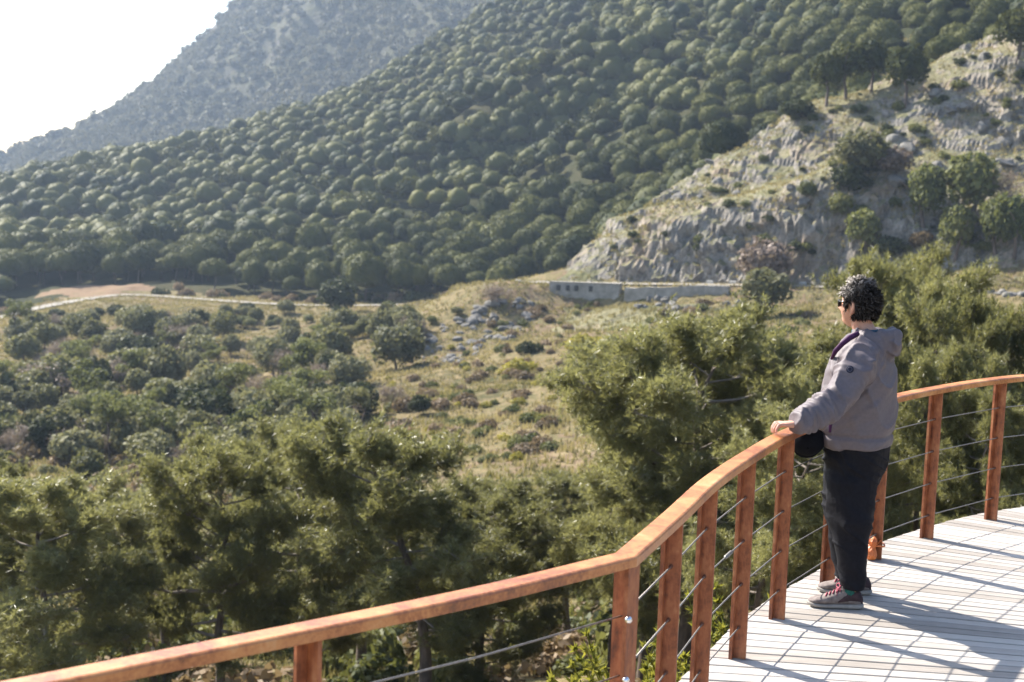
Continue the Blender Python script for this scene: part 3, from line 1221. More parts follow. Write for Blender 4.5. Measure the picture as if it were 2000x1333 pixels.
one_oak(172, 950, 878, 70, 'light green round bush in front of the wide rounded shrub-tree', mat='olive', k=0, name='round_bush', cat='bush')
one_bare(80, 790, 665, 130, 'wide brown leafless tree at the left side of the valley')
one_bare(195, 770, 668, 90, 'brown leafless tree right of the wide leafless one at left')
one_oak(645, 714, 638, 84, 'yellowish green oak in mid valley left of the broad oak', mat='olive', k=0)
one_pine(700, 838, 752, 76, 'pale green slim pine at the foot of the dry slope', mat='olive')
one_bare(770, 800, 733, 72, 'pale grey leafless tree at the left foot of the dry slope')
one_oak(545, 892, 830, 66, 'low olive bush at the near edge of the valley', mat='olive', k=1, name='round_bush', cat='bush')
one_oak(700, 905, 858, 74, 'low green bush between the near pine tops and the dry slope', mat='shrub_green', k=3, name='round_bush', cat='bush')

vg = 'mixed oaks filling the valley'
for n_ in range(260):
    u_ = rng.uniform(-10, 900)
    vb = rng.uniform(622, 930) if u_ < 700 else rng.uniform(612, 690)
    p = hit(u_, vb)
    if p is None or p[1] > 243 or p[1] < 80:
        continue
    if u_ > 820 and p[1] < 200:
        continue
    sc = 1.0 + (vb - 600) / 300
    w = rng.uniform(30, 56) * sc
    h = w * rng.uniform(.72, 1.1)
    if vb - h < 597:
        continue
    r = rng.uniform()
    if r < .34:
        one_oak(u_, vb, vb - h, w, 'grey-green oak among the crowded oaks of the wooded valley', group=vg, mat='oak')
    elif r < .56:
        one_oak(u_, vb, vb - h, w, 'bright olive-green tree among the crowded trees of the wooded valley', group='olive-green trees in the valley', mat='olive')
    elif r < .63:
        one_oak(u_, vb, vb - h, w, 'blackish evergreen oak among the crowded trees of the wooded valley', group='dark oaks in the valley', mat='dark_ever')
    elif r < .77:
        one_pine(u_, vb, vb - h * 1.3, w, 'small open pine among the crowded trees of the wooded valley', group='open pines in the valley')
    else:
        one_bare(u_, vb, vb - h * 1.15, w, 'small leafless brown tree among the crowded trees of the wooded valley', group='leafless trees in the valley')

for n_ in range(34):
    u_, vb = rng.uniform(-10, 900), rng.uniform(614, 645)
    p = hit(u_, vb)
    if p is None or p[1] > 262 or np.min(np.hypot(RLs[:, 0] - p[0], RLs[:, 1] - p[1])) < 3.5:
        continue
    w = rng.uniform(18, 40)
    one_oak(u_, vb, vb - w * rng.uniform(.6, .9), w, 'low round bush on the grassy strip below the far road', group='bushes below the far road', mat=('oak', 'shrub_green', 'dark_ever')[n_ % 3], name='round_bush', cat='bush', trunk=False)
for n_ in range(60):
    u_ = rng.uniform(0, 1080)
    x_ = at(u_, 570, 270)[0]
    y_ = float(np.interp(x_, RLs[:, 0], RLs[:, 1])) + rng.uniform(5, 11)
    g_ = float(GH(np.array(x_), np.array(y_)))
    if abs(x_ - eu[0] - 2) < 11:
        continue
    s = rng.uniform(.6, 1.5)
    e = link('bank_shrub', ME['shrub'][n_ % 4], loc=(x_, y_, g_ + .2), rot=(0, 0, rng.uniform(0, 6)), scale=(s * 1.3, s, s * 1.2))
    if len(e.data.materials) == 0:
        e.data.materials.append(M['shrub_brown'])
    e.material_slots[0].link = 'OBJECT'
    e.material_slots[0].material = M['dark_ever' if n_ % 2 else 'shrub_brown']
    tag(e, 'dark shrub on the bank between the far road and the plantation' if n_ % 2 else 'brown shrub on the bank between the far road and the plantation', 'shrub',
        'dark shrubs on the far road bank' if n_ % 2 else 'brown shrubs on the far road bank')

# woods that go on outside the picture, left of the valley
mb = MB()
n_ = 1500
xs, ys = rng.uniform(-190, -10, n_), rng.uniform(34, 246, n_)
zs = TH(xs, ys)
u, v = proj(np.column_stack([xs, ys, zs + 2]))
for x, y, z in zip(*(q[(u > -1100) & (u < -45)] for q in (xs, ys, zs))):
    V, b = low[4 + int(rng.integers(2))]
    s = rng.uniform(.5, 1.15)
    mb.add(V * s * np.array([1, 1, .9]) + np.array([x, y, z + 1.6 * s]), [np.concatenate(f) for f in b.F.values()], rng.uniform())
stuff(link('valley_woodland', mb.mesh('valley_woodland', True, True), M['pine_far_s']))

# right-hand side: pines before and on the rocky hill
for (u_, vb, vt, w, lab) in [
        (1806, 462, 322, 74, 'slender light green pine before the cliff, left of the broad one'),
        (1888, 455, 306, 112, 'broad bright green pine standing before the cliff'),
        (1682, 518, 418, 74, 'pale green pine low against the shaded cliff, nearest the man'),
        (1862, 520, 402, 72, 'thin-trunked pine below the broad bright pine'),
        (1945, 508, 390, 72, 'pine with a leaning bare trunk near the right edge of the photo'),
        (1982, 512, 386, 66, 'pine cut by the right edge of the photo above the grassy bank')]:
    one_oak(u_, vb, vt, w, lab, mat='pine_bright', name='round_crowned_pine', cat='pine tree', k=(2, 0, 2, 0, 2, 2)[int(u_) % 6], fr=.74)
one_bare(1972, 420, 296, 64, 'grey leafless tree against the cliff at the right edge')
for (u_, vb, vt, w, lab) in [
        (1768, 212, 98, 84, 'lone dark pine standing on the crest of the rocky hill'),
        (1655, 198, 92, 74, 'tall pine at the left of the clump on the rocky crest'),
        (1700, 182, 84, 70, 'tall pine at the right of the clump on the rocky crest'),
        (1612, 214, 112, 66, 'pine at the lower end of the clump on the rocky crest'),
        (1985, 128, 30, 92, 'dark spreading pine at the top right corner of the photo')]:
    one_oak(u_, vb, vt, w, lab, mat='pine_far', name='crest_pine', cat='pine tree', k=(0, 1, 3, 0)[int(u_) % 4], fr=.62)
for (u_, vb, vt, w, lab, mt) in [
        (1556, 238, 200, 72, 'dark low shrub on the crest below the clump of pines', 'dark_ever'),
        (1680, 352, 262, 110, 'large grey-brown bush in the hollow of the rocky face', 'oak'),
        (1742, 345, 292, 84, 'brown bush right of the large one in the rocky hollow', 'twigs'),
        (1655, 395, 335, 70, 'dark bush below the large one in the rocky hollow', 'dark_ever'),
        (1575, 400, 368, 40, 'small green bush on the rocky face left of the hollow', 'shrub_green'),
        (1640, 440, 392, 52, 'green bush on the lower rocky face above the pale pine', 'shrub_green'),
        (1735, 520, 478, 66, 'dark bush at the foot of the cliff behind the man', 'dark_ever'),
        (1800, 500, 462, 54, 'brownish bush at the foot of the cliff before the pines', 'shrub_brown'),
        (1785, 548, 510, 60, 'yellow-green bush on the bank behind the man', 'gorse')]:
    one_oak(u_, vb, vt, w, lab, mat=mt, name='hill_bush', cat='bush', trunk=False, k=0)
one_bare(960, 596, 540, 96, 'reddish-brown leafless thicket on the bank left of the road wall')

# ---- shrubs on the dry slope
kinds = [('shrub_brown', 'heather_shrub', 'low brown heather shrub on the dry slope below the road', 'brown heather shrubs on the dry slope', .56, (.5, 1.2)),
         ('shrub_green', 'green_shrub', 'low green shrub on the dry slope below the road', 'green shrubs on the dry slope', .32, (.5, 1.1)),
         ('gorse', 'gorse_shrub', 'small yellow-flowering gorse shrub on the dry slope below the road', 'yellow gorse on the dry slope', .12, (.4, .8))]
cum = np.cumsum([k[4] for k in kinds])
cnt = 0
for n_ in range(900):
    u_, vb = rng.uniform(700, 1640), rng.uniform(596, 905)
    if vb < 770 - (u_ - 700) * .5 or (u_ > 1240 and vb > 680) or (u_ > 1080 and vb > 790):
        continue
    p = hit(u_, vb)
    if p is None or p[1] > 186 or p[1] < 80:
        continue
    k = kinds[min(int(np.searchsorted(cum, rng.uniform())), 2)]
    s = rng.uniform(*k[5]) * .68
    e = link(k[1], ME['shrub'][int(rng.integers(4))], loc=tuple(p + np.array([0, 0, .25 * s])), rot=(0, 0, rng.uniform(0, 6.28)), scale=(s * rng.uniform(.9, 1.5), s, s))
    if len(e.data.materials) == 0:
        e.data.materials.append(M['shrub_brown'])
    e.material_slots[0].link = 'OBJECT'
    e.material_slots[0].material = M[k[0]]
    tag(e, k[2], 'shrub', k[3])
    cnt += 1
    if cnt > 235:
        break
for (u_, vb, s, lab) in [(1142, 682, 1.5, 'largest bright yellow gorse, in mid slope below the road wall'), (1016, 728, 1.3, 'bright yellow gorse on the slope just right of the spur'),
                         (1034, 690, 1.1, 'dark green shrub on the slope below the road wall, beside yellow gorse')]:
    p = hit(u_, vb)
    e = link('gorse_shrub' if 'gorse,' in lab or 'gorse on' in lab else 'green_shrub', ME['shrub'][0], loc=tuple(p + np.array([0, 0, .3])), scale=(s * 1.4, s, s))
    e.material_slots[0].link = 'OBJECT'
    e.material_slots[0].material = M['gorse'] if e.name.startswith('gorse') else M['dark_ever']
    tag(e, lab, 'shrub')

cnt = 0
for n_ in range(260):
    u_, vb = rng.uniform(1180, 2000), rng.uniform(110, 520)
    p = hit(u_, vb)
    if p is None or p[1] > 213 or p[1] < 150:
        continue
    s = rng.uniform(.35, 1.0)
    e = link('hill_shrub', ME['shrub'][int(rng.integers(4))], loc=tuple(p + np.array([0, 0, .2 * s])), rot=(0, 0, rng.uniform(0, 6.28)), scale=(s * rng.uniform(.9, 1.5), s, s))
    e.material_slots[0].link = 'OBJECT'
    dk = rng.uniform() < .45
    e.material_slots[0].material = M['dark_ever' if dk else 'shrub_green']
    tag(e, 'small blackish shrub rooted in the rocky hillside above the road' if dk else 'small green shrub rooted in the rocky hillside above the road', 'shrub',
        'dark shrubs on the rocky hillside' if dk else 'green shrubs on the rocky hillside')
    cnt += 1
    if cnt > 95:
        break

for n_ in range(170):
    u_, vb = rng.uniform(-20, 800), rng.uniform(800, 1010)
    p = hit(u_, vb)
    if p is None or p[1] > 150 or p[1] < 52:
        continue
    s = rng.uniform(.5, 1.3)
    e = link('valley_bush', ME['shrub'][int(rng.integers(4))], loc=tuple(p + np.array([0, 0, .25 * s])), rot=(0, 0, rng.uniform(0, 6.28)), scale=(s * rng.uniform(.9, 1.4), s, s * rng.uniform(.8, 1.3)))
    e.material_slots[0].link = 'OBJECT'
    dk = rng.uniform() < .5
    e.material_slots[0].material = M['olive' if dk else 'shrub_brown']
    tag(e, 'low olive bush on the valley floor just beyond the near pines' if dk else 'low brown bush on the valley floor just beyond the near pines', 'bush',
        'olive bushes beyond the near pines' if dk else 'brown bushes beyond the near pines')

# ---- boulders on the rocky hill, on the spur and along the right-hand bank
nb = 0
for n_ in range(230):
    r = rng.uniform()
    if r < .3:
        u_, vb, lab, grp, sr = rng.uniform(1180, 2000), rng.uniform(110, 430), 'grey limestone boulder jutting from the rocky hillside above the road', 'boulders on the rocky hillside', (.35, 1.3)
    elif r < .9:
        u_, vb, lab, grp, sr = rng.uniform(820, 1060), rng.uniform(585, 715), 'grey limestone rock on the spur left of the road wall', 'rocks on the spur', (.3, .85)
        if abs(vb - (700 - (u_ - 825) * .45)) > 45:
            continue
    else:
        u_, vb, lab, grp, sr = rng.uniform(1240, 1460), rng.uniform(588, 606), 'pale stone lying on the bank below the low road wall', 'stones below the road wall', (.3, .7)
    p = hit(u_, vb)
    if p is None or p[1] > 212 or p[1] < 120:
        continue
    s = rng.uniform(*sr)
    e = link('boulder', ME['boulder'][int(rng.integers(6))], M['boulder'], loc=tuple(p - np.array([0, 0, s * .1])), rot=(rng.uniform(-.4, .4), rng.uniform(-.4, .4), rng.uniform(0, 6.28)), scale=(s * rng.uniform(.8, 1.6), s, s * rng.uniform(.7, 1.2)))
    tag(e, lab, 'rock', grp)
    nb += 1
    if nb > 270:
        break

# ---- dry grass
mb = MB()
cnt = 0
gxy = []
for n_ in range(1):
    n = 90000
    xs, ys = rng.uniform(-95, 100, n), rng.uniform(62, 268, n)
    zs = GH(xs, ys)
    u, v = proj(np.column_stack([xs, ys, zs]))
    ok = (u > -40) & (u < 2040) & (v > 60) & (v < 1000) & (fbm(xs / 9, ys / 9, 0, 61, 3) > -.75)
    xs, ys, zs = xs[ok][:36000], ys[ok][:36000], zs[ok][:36000]
    va = np.clip(fbm(xs / 12, ys / 12, 0, 71, 3) * .5 + .5 + rng.normal(size=len(xs)) * .12, 0, 1)
    for k in range(5):
        C = np.column_stack([xs, ys, zs]) + rng.normal(size=(len(xs), 3)) * np.array([.22, .22, 0])
        h = rng.uniform(.16, .5, len(xs))[:, None]
        a = rng.uniform(0, 6.28, len(xs))
        T = np.column_stack([np.cos(a), np.sin(a), np.zeros(len(xs))]) * .10
        tip = C + np.column_stack([rng.normal(size=(len(xs), 2)) * .12, np.ones(len(xs))]) * h
        V = np.stack([C + T, C - T, tip], 1).reshape(-1, 3)
        mb.add(V, np.arange(len(V)).reshape(-1, 3), np.repeat(va, 3))
stuff(link('dry_grass', mb.mesh('dry_grass', False, True), M['grass']))

# ---- retaining wall, low parapet wall and guard stones by the road
wa, wb = at(1076, 556, 186.5), at(1212, 561, 182.0)
wv = wb - wa
wn_ = nrm(np.array([-wv[1], wv[0], 0]))
wall = link('retaining_wall', None, loc=tuple(wa))
tag(wall, 'grey stone retaining wall with square drain openings below the mountain road', 'wall')
xs = np.linspace(0, 1, 24)
top = np.array([.15, -3.1])
MBw = MB()
L = np.linalg.norm(wv)
wd = wv / L
hgt = np.interp(xs, [0, .12, .3, .6, .8, 1], [-1.0, -2.3, -3.0, -2.9, -2.0, -.6])
fr, bk = [], []
V = []
for x, h in zip(xs, hgt):
    p = wd * L * x
    for off, z in ((-.35, .35), (-.55, h - .6), (.5, h - .6), (.5, .35)):
        q = p + wn_ * off
        V.append((q[0], q[1], p[2] + z))
n = 24
Fq = []
for i in range(n - 1):
    for j in range(4):
        k = (j + 1) % 4
        Fq.append((i * 4 + j, (i + 1) * 4 + j, (i + 1) * 4 + k, i * 4 + k))
Fq += [(0, 1, 2, 3), ((n - 1) * 4 + 3, (n - 1) * 4 + 2, (n - 1) * 4 + 1, (n - 1) * 4)]
link('wall_body', mesh('wall_body', V, np.array(Fq)), M['masonry'], wall)
for x in (.13, .27, .39, .60):
    p = wd * L * x - wn_ * .40
    link('drain_opening', mesh('drain_opening', boxv((p[0], p[1], p[2] - .35), wd * .24, wn_ * .12, (0, 0, .36)), BOXF), M['dark_gap'], wall)
cap = boxv(wd * L * .5 + np.array([0, 0, .40]), wd * L * .5, wn_ * .45, (0, 0, .05))
link('coping', mesh('coping', cap, BOXF), M['masonry'], wall)
# low parapet wall to the right
la, lb_ = at(1222, 566, 181.0), at(1425, 562, 174.0)
lw = link('parapet_wall', None, loc=tuple(la))
tag(lw, 'low stone parapet wall on the near side of the mountain road, right of the drains', 'wall')
lv = lb_ - la
Ll = np.linalg.norm(lv)
ld = lv / Ll
ln_ = nrm(np.array([-lv[1], lv[0], 0]))
V, n = [], 30
for x in np.linspace(0, 1, n):
    p = ld * Ll * x
    t_ = .25 + .12 * float(vn(x * 9, 0, 0, 3))
    for off, z in ((-.3, t_), (-.38, -1.5), (.4, -1.5), (.3, t_)):
        q = p + ln_ * off
        V.append((q[0], q[1], p[2] + z))
Fq = []
for i in range(n - 1):
    for j in range(4):
        k = (j + 1) % 4
        Fq.append((i * 4 + j, (i + 1) * 4 + j, (i + 1) * 4 + k, i * 4 + k))
Fq += [(0, 1, 2, 3), ((n - 1) * 4 + 3, (n - 1) * 4 + 2, (n - 1) * 4 + 1, (n - 1) * 4)]
link('wall_body', mesh('wall_body', V, np.array(Fq)), M['masonry'], lw)
g_me = MB().add(*loft([((0, 0, -.3), (.5, 0, 0), (0, .2, 0)), ((0, 0, .26), (.48, 0, 0), (0, .18, 0)), ((0, 0, .34), (.40, 0, 0), (0, .12, 0))], 16, 6)).mesh('guard_stone')
far_edge = resample(RR, 3.1)
ng = 0
for i, p in enumerate(far_edge):
    u_, v_ = proj(p)
    if not (1000 < u_[0] < 1066 or 1345 < u_[0] < 1600):
        continue
    T = far_edge[min(i + 1, len(far_edge) - 1)] - far_edge[max(i - 1, 0)]
    Tn = nrm(np.array([T[1], -T[0], 0]))
    q = p + Tn * (-2.6 if u_[0] > 1300 else 2.6)
    left = u_[0] < 1300
    e = link('guard_stone', g_me, M['whitewash'], loc=(q[0], q[1], q[2] + .05), rot=(0, 0, math.atan2(T[1], T[0])))
    tag(e, 'white guard stone at the road bend on top of the spur' if left else 'white guard stone in the row along the road under the cliff', 'guard stone',
        'guard stones at the bend' if left else 'guard stones under the cliff')
# rubble at the right-hand bank
for i in range(16):
    u_ = 1850 + i * 10 + rng.uniform(-4, 4)
    p = hit(u_, 572 + rng.uniform(-4, 4) + (u_ - 1850) * .04)
    s = rng.uniform(.3, .65)
    e = link('boulder', ME['boulder'][i % 6], M['boulder'], loc=tuple(p), rot=(0, 0, rng.uniform(0, 6)), scale=(s * 1.4, s, s * .9))
    tag(e, 'pale stone in the rubble line on the grassy bank at right', 'rock', 'rubble stones on the right bank')

# ---- near pines below the deck
NP = [near_pine(900, 8.2, 2.45, 34, 13, .36), near_pine(901, 7.6, 2.1, 30, 13, .44), near_pine(902, 8.6, 2.7, 38, 13, .24), near_pine(903, 7.4, 2.0, 28, 13, .46, .7), near_pine(904, 8.0, 2.3, 32, 13, .38)]
HN = [8.2, 7.6, 8.6, 7.4, 8.0]


def one_near(u_, vt, Y_, k, wpx, lab, rz=None):
    p = at(u_, vt + 22, Y_)
    gz = float(TH(p[0], p[1]))
    h = p[2] - gz
    sz = h / (HN[k] * 1.0)
    sx = wpx * Y_ / FPX / 2 / (2.45, 2.1, 2.7, 2.0, 2.3)[k] * 1.06
    e = link('near_pine', None, loc=(p[0], p[1], gz), rot=(0, 0, rng.uniform(0, 6.28) if rz is None else rz), scale=(sx, sx, sz))
    t, l, c = NP[k]
    link('trunk', t, M['bark'], e)
    link('limbs', l, M['grey_bark'], e)
    link('crown', c, M['pine_near'], e)
    tag(e, lab, 'pine tree')


for a in [
        (1365, 628, 25, 2, 500, 'largest near pine, its crown filling the middle right below the dry slope'),
        (1285, 650, 27.5, 2, 430, 'broad pine just left of the largest near pine, merging with it'),
        (1455, 648, 28, 0, 380, 'pine just right of the largest near pine, towards the man'),
        (1745, 515, 29, 0, 330, 'pine directly behind the head of the man'),
        (1690, 540, 33, 4, 200, 'pine just left of the head of the man, behind the others'),
        (1880, 560, 27, 1, 260, 'pine at the right behind the man, above the far rail posts'),
        (1985, 610, 24, 3, 240, 'pine cut by the right edge behind the last rail post'),
        (1590, 690, 30, 1, 230, 'pine between the largest near pine and the man'),
        (1215, 790, 29, 3, 220, 'pine on the left shoulder of the largest near pine'),
        (860, 832, 24, 4, 400, 'pine with forked trunks above the middle of the left rail'),
        (600, 838, 30, 2, 330, 'pine crown rising highest among the lower left pines'),
        (440, 872, 26, 0, 330, 'pine at lower left with a dark crown right of the leaning trunk'),
        (110, 940, 25, 1, 380, 'pine with a bare forked trunk in the lower left corner'),
        (1000, 935, 31, 1, 260, 'low pine just left of the rail kink'),
        (1790, 690, 20, 3, 230, 'young pine seen through the far rail cables'),
        (-40, 930, 29, 2, 300, 'pine cut by the left edge of the photo'),
        (1480, 800, 21, 4, 330, 'pine behind the row of near rail posts'),
        (330, 985, 38, 4, 260, 'pine in the second row left of the dark lower left crown'),
        (230, 960, 32, 3, 260, 'smaller pine behind the lower left corner pine'),
        (720, 915, 34, 4, 300, 'pine in the gap behind the forked pine'),
        (520, 960, 42, 1, 280, 'pine in the second row between the lower left crowns'),
        (1120, 915, 36, 0, 220, 'pine in the second row left below the largest near pine'),
        (950, 960, 27, 2, 330, 'pine whose crown hangs just above the left rail near the kink'),
        (1620, 760, 23, 2, 300, 'pine whose crown shows between the man and the near posts'),
        (1930, 760, 19, 0, 260, 'pine whose lower crown shows behind the rightmost cables')]:
    one_near(*a)

# ---- undergrowth below the deck
def sprig_mesh(seed):
    g = np.random.default_rng(seed)
    mb = MB()
    C, D = [], []
    for i in range(26):
        a = g.uniform(0, 6.28)
        e = np.array([math.cos(a) * g.uniform(.1, .5), math.sin(a) * g.uniform(.1, .5), g.uniform(.5, 1.05)])
        q, r = limbs(g, (0, 0, 0), e, .008, .004, 5, .03)
        mb.add(*tube(q, r, 4, False))
        for t in np.linspace(.4, 1, 9):
            C.append(q[0] + (q[-1] - q[0]) * t)
            D.append(nrm(e + g.normal(size=3) * .3))
    C, D = np.array(C), np.array(D)
    V, T = needle_tufts(g, C, D, 16, .045, .016)
    mb.add(V, T)
    return mb.mesh('foliage')


SPR = [sprig_mesh(950 + i) for i in range(3)]
spots = [(.98, 7.25), (.9, 7.05), (1.15, 7.7), (1.05, 7.9), (1.25, 8.4), (.95, 8.7), (1.5, 8.9), (1.3, 9.2), (1.75, 9.6), (1.0, 9.5), (1.1, 7.4), (.85, 6.9)]
for i, (x, y) in enumerate(spots):
    gz = float(TH(x, y))
    s = rng.uniform(1.05, 1.4)
    e = link('spurge_plant', SPR[i % 3], M['spurge'], loc=(x, y, gz), rot=(0, 0, rng.uniform(0, 6)), scale=s)
    tag(e, 'yellow-green leafy plant growing against the deck edge behind the near posts', 'plant', 'yellow-green plants by the deck edge')
for n_ in range(200):
    x, y = rng.uniform(-14, 12), rng.uniform(21, 48)
    gz = float(TH(x, y))
    u_, v_ = proj(np.array([x, y, gz + .5]))
    if u_[0] < -30 or u_[0] > 2030 or x > (y - 6) * .6:
        continue
    s = rng.uniform(.35, .95)
    e = link('undergrowth_bush', ME['shrub'][int(rng.integers(4))], loc=(x, y, gz + .15 * s), rot=(0, 0, rng.uniform(0, 6.28)), scale=(s * 1.2, s, s * rng.uniform(.8, 1.4)))
    e.material_slots[0].link = 'OBJECT'
    dk = rng.uniform() < .6
    e.material_slots[0].material = M['shrub_green' if dk else 'shrub_brown']
    tag(e, 'low green bush on the ground under the near pines' if dk else 'low brown bush on the ground under the near pines', 'bush',
        'green bushes under the near pines' if dk else 'brown bushes under the near pines')
mb = MB()
n = 30000
xs, ys = rng.uniform(-22, 26, n), rng.uniform(7, 60, n)
zs = TH(xs, ys)
ok = (fbm(xs / 2.5, ys / 2.5, 0, 44, 3) > -.25) & ~((xs > .6) & (ys < 11.5) & (xs > (ys - 6.2) * .62 + .5))
xs, ys, zs = xs[ok], ys[ok], zs[ok]
va = np.clip(fbm(xs / 3, ys / 3, 0, 46, 3) * .4 + .22 + rng.normal(size=len(xs)) * .12, 0, 1)
for k in range(5):
    C = np.column_stack([xs, ys, zs]) + rng.normal(size=(len(xs), 3)) * np.array([.12, .12, 0])
    h = rng.uniform(.12, .45, len(xs))[:, None]
    a = rng.uniform(0, 6.28, len(xs))
    T = np.column_stack([np.cos(a), np.sin(a), np.zeros(len(xs))]) * .022
    tip = C + np.column_stack([rng.normal(size=(len(xs), 2)) * .25, np.ones(len(xs))]) * h
    V = np.stack([C + T, C - T, tip], 1).reshape(-1, 3)
    mb.add(V, np.arange(len(V)).reshape(-1, 3), np.repeat(va, 3))
stuff(link('undergrowth_grass', mb.mesh('undergrowth_grass', False, True), M['grass']))


# ------------------------------------------------------------------ deck and railing
SCL = .96
POSTS = np.array([[0.67, 5.57], [0.9, 6.22], [1.18, 6.88], [1.5, 7.55], [1.93, 8.26], [2.37, 8.89], [2.87, 9.47], [3.51, 10.08]]) * SCL
ext = [POSTS[-1] + np.array([.70, .46]), POSTS[-1] + np.array([1.45, .84]), POSTS[-1] + np.array([2.25, 1.12])]
RAILH = 1.0
HOLES = [.788, .577, .366, .154]
KINK = on(1222, 1083, RAILH)[:2]
LEFT = np.array([on(u_, v_, RAILH)[:2] for u_, v_ in [(937, 1152), (612, 1219), (312, 1279), (0, 1341), (-330, 1400), (-700, 1458)]])
CURVE = np.vstack([KINK[None], POSTS, np.array(ext)])
CURVE_S = resample(np.column_stack([CURVE, np.zeros(len(CURVE))]), .12)[:, :2]
LEFT_S = resample(np.column_stack([np.vstack([KINK[None], LEFT]), np.zeros(len(LEFT) + 1)]), .15)[:, :2]


def perp(C):
    T = np.gradient(C, axis=0)
    T = T / np.linalg.norm(T, axis=1, keepdims=True)
    return T, np.stack([-T[:, 1], T[:, 0]], -1)


FAN = np.array([10.0, 5.87]) * SCL
# outer deck edge: left section reversed, then the curve, pushed out past the posts
tl, nl_ = perp(LEFT_S)
tc_, nc_ = perp(CURVE_S)
edge = np.vstack([(LEFT_S - nl_ * .155)[:0:-1], (CURVE_S + nc_ * .155)[1:]])
e_ang = np.unwrap(np.arctan2(edge[:, 1] - FAN[1], edge[:, 0] - FAN[0]))
e_rad = np.linalg.norm(edge - FAN, axis=1)


def edge_r(a):
    """distance from the fan centre to the deck edge along angle a"""
    d = np.array([math.cos(a), math.sin(a)])
    best = None
    for i in range(len(edge) - 1):
        p, q = edge[i] - FAN, edge[i + 1] - FAN
        e = q - p
        den = d[0] * e[1] - d[1] * e[0]
        if abs(den) < 1e-9:
            continue
        t = (p[0] * e[1] - p[1] * e[0]) / den
        s = (p[0] * d[1] - p[1] * d[0]) / den
        if -1e-6 <= s <= 1 + 1e-6 and t > 0 and (best is None or t < best):
            best = t
    return best if best is not None else 11.5


deck = link('deck', None, loc=(FAN[0], FAN[1], 0))
structure(deck)
pitch, gap = .0122, .012
a = float(e_ang[-1] % (2 * math.pi)) + .004
k = 0
while a < R(205):
    a0, a1 = a, a + pitch
    jit_ = rng.uniform(-.004, .004)
    ra, rb = min(edge_r(a0), 11.5) + jit_, min(edge_r(a1), 11.5) + jit_
    if abs(ra - rb) > .3:
        ra = rb = min(ra, rb)
    r1 = (ra + rb) / 2
    r0 = 3.2
    am = (a0 + a1) / 2
    d = np.array([math.cos(am), math.sin(am)])
    nn = np.array([-d[1], d[0]])
    w0, w1 = r0 * pitch / 2 - gap / 2, r1 * pitch / 2 - gap / 2
    z = rng.uniform(-.0015, .0015)
    b = .003
    L_ = r1 - r0
    # local x runs along the plank; bevelled top edges
    V = []
    for x, w, sk_ in ((0, w0, 0.0), (L_, w1, (rb - ra) / 2)):
        V += [(x - sk_, -w, -.028), (x - sk_, -w, -b), (x - sk_, -w + b, 0), (x + sk_, w - b, 0), (x + sk_, w, -b), (x + sk_, w, -.028)]
    Fq4 = [(i, (i + 1) % 6, 6 + (i + 1) % 6, 6 + i) for i in range(6)]
    me = mesh('plank', V, [np.array(Fq4), np.array([[5, 4, 3, 2, 1, 0], [6, 7, 8, 9, 10, 11]])])
    o = link('plank', me, M['plank'], deck, loc=(d[0] * r0, d[1] * r0, z), rot=(0, 0, am))
    a = a1
    k += 1
# bearers under the planks, following the edge, and legs
for off in (.10, .55, 1.3, 2.3):
    P_ = []
    for aa in np.linspace(float(e_ang[-1] % (2 * math.pi)) + .02, R(184), 60):
        rr = edge_r(aa) - off
        P_.append((math.cos(aa) * rr, math.sin(aa) * rr, -.11))
    V, Fs = tube(np.array(P_), [(.03, .075)] * len(P_), 4, True)
    link('bearer', mesh('bearer', V, Fs), M['joist'], deck)
for aa in np.linspace(float(e_ang[-1] % (2 * math.pi)) + .06, R(180), 7):
    rr = edge_r(aa) - .5
    p = FAN + np.array([math.cos(aa), math.sin(aa)]) * rr
    gz = float(TH(p[0], p[1])) - .3
    V, Fs = tube(np.array([(p[0] - FAN[0], p[1] - FAN[1], gz), (p[0] - FAN[0], p[1] - FAN[1], -.17)]), .05, 10)
    link('support_leg', mesh('support_leg', V, Fs, True), M['joist'], deck)

rail = link('railing', None, loc=(KINK[0], KINK[1], 0))
tag(rail, 'rust-red steel railing with steel cables curving along the wooden deck', 'railing')
RO = np.array([KINK[0], KINK[1], 0])


def rail_mesh(C, cutn=None):
    """flat bar with rounded top edges swept along C"""
    T, Nn = perp(C)
    if cutn is not None:
        Nn[0] = cutn
    w, h = .043, .036
    prof = [(-w, -h), (-w, -.008), (-w + .004, -.003), (-w + .010, 0), (w - .010, 0), (w - .004, -.003), (w, -.008), (w, -h)]
    V = []
    for i in range(len(C)):
        for x, z in prof:
            q = C[i] + Nn[i] * x
            V.append((q[0] - KINK[0], q[1] - KINK[1], RAILH + z))
    m = len(prof)
    Fq = [(i * m + j, (i + 1) * m + j, (i + 1) * m + (j + 1) % m, i * m + (j + 1) % m) for i in range(len(C) - 1) for j in range(m)]
    n = len(C) - 1
    return mesh('top_rail', V, [np.array(Fq), np.array([list(range(m)), [n * m + j for j in range(m - 1, -1, -1)]])])


t1, t2 = nrm(CURVE_S[1] - CURVE_S[0]), nrm(LEFT_S[1] - LEFT_S[0])
bis = nrm(t1 + t2)                    # points to the inside of the bend
n1 = np.array([-t1[1], t1[0]])
mit = -bis / max(.3, abs(bis @ n1)) if bis @ n1 < 0 else bis / max(.3, abs(bis @ n1))
n2 = np.array([-t2[1], t2[0]])
mit2 = bis / (bis @ n2)
mit1 = bis / (bis @ n1)
link('top_rail', rail_mesh(CURVE_S, mit1), M['rail'], rail)
link('top_rail', rail_mesh(LEFT_S, mit2), M['rail'], rail)


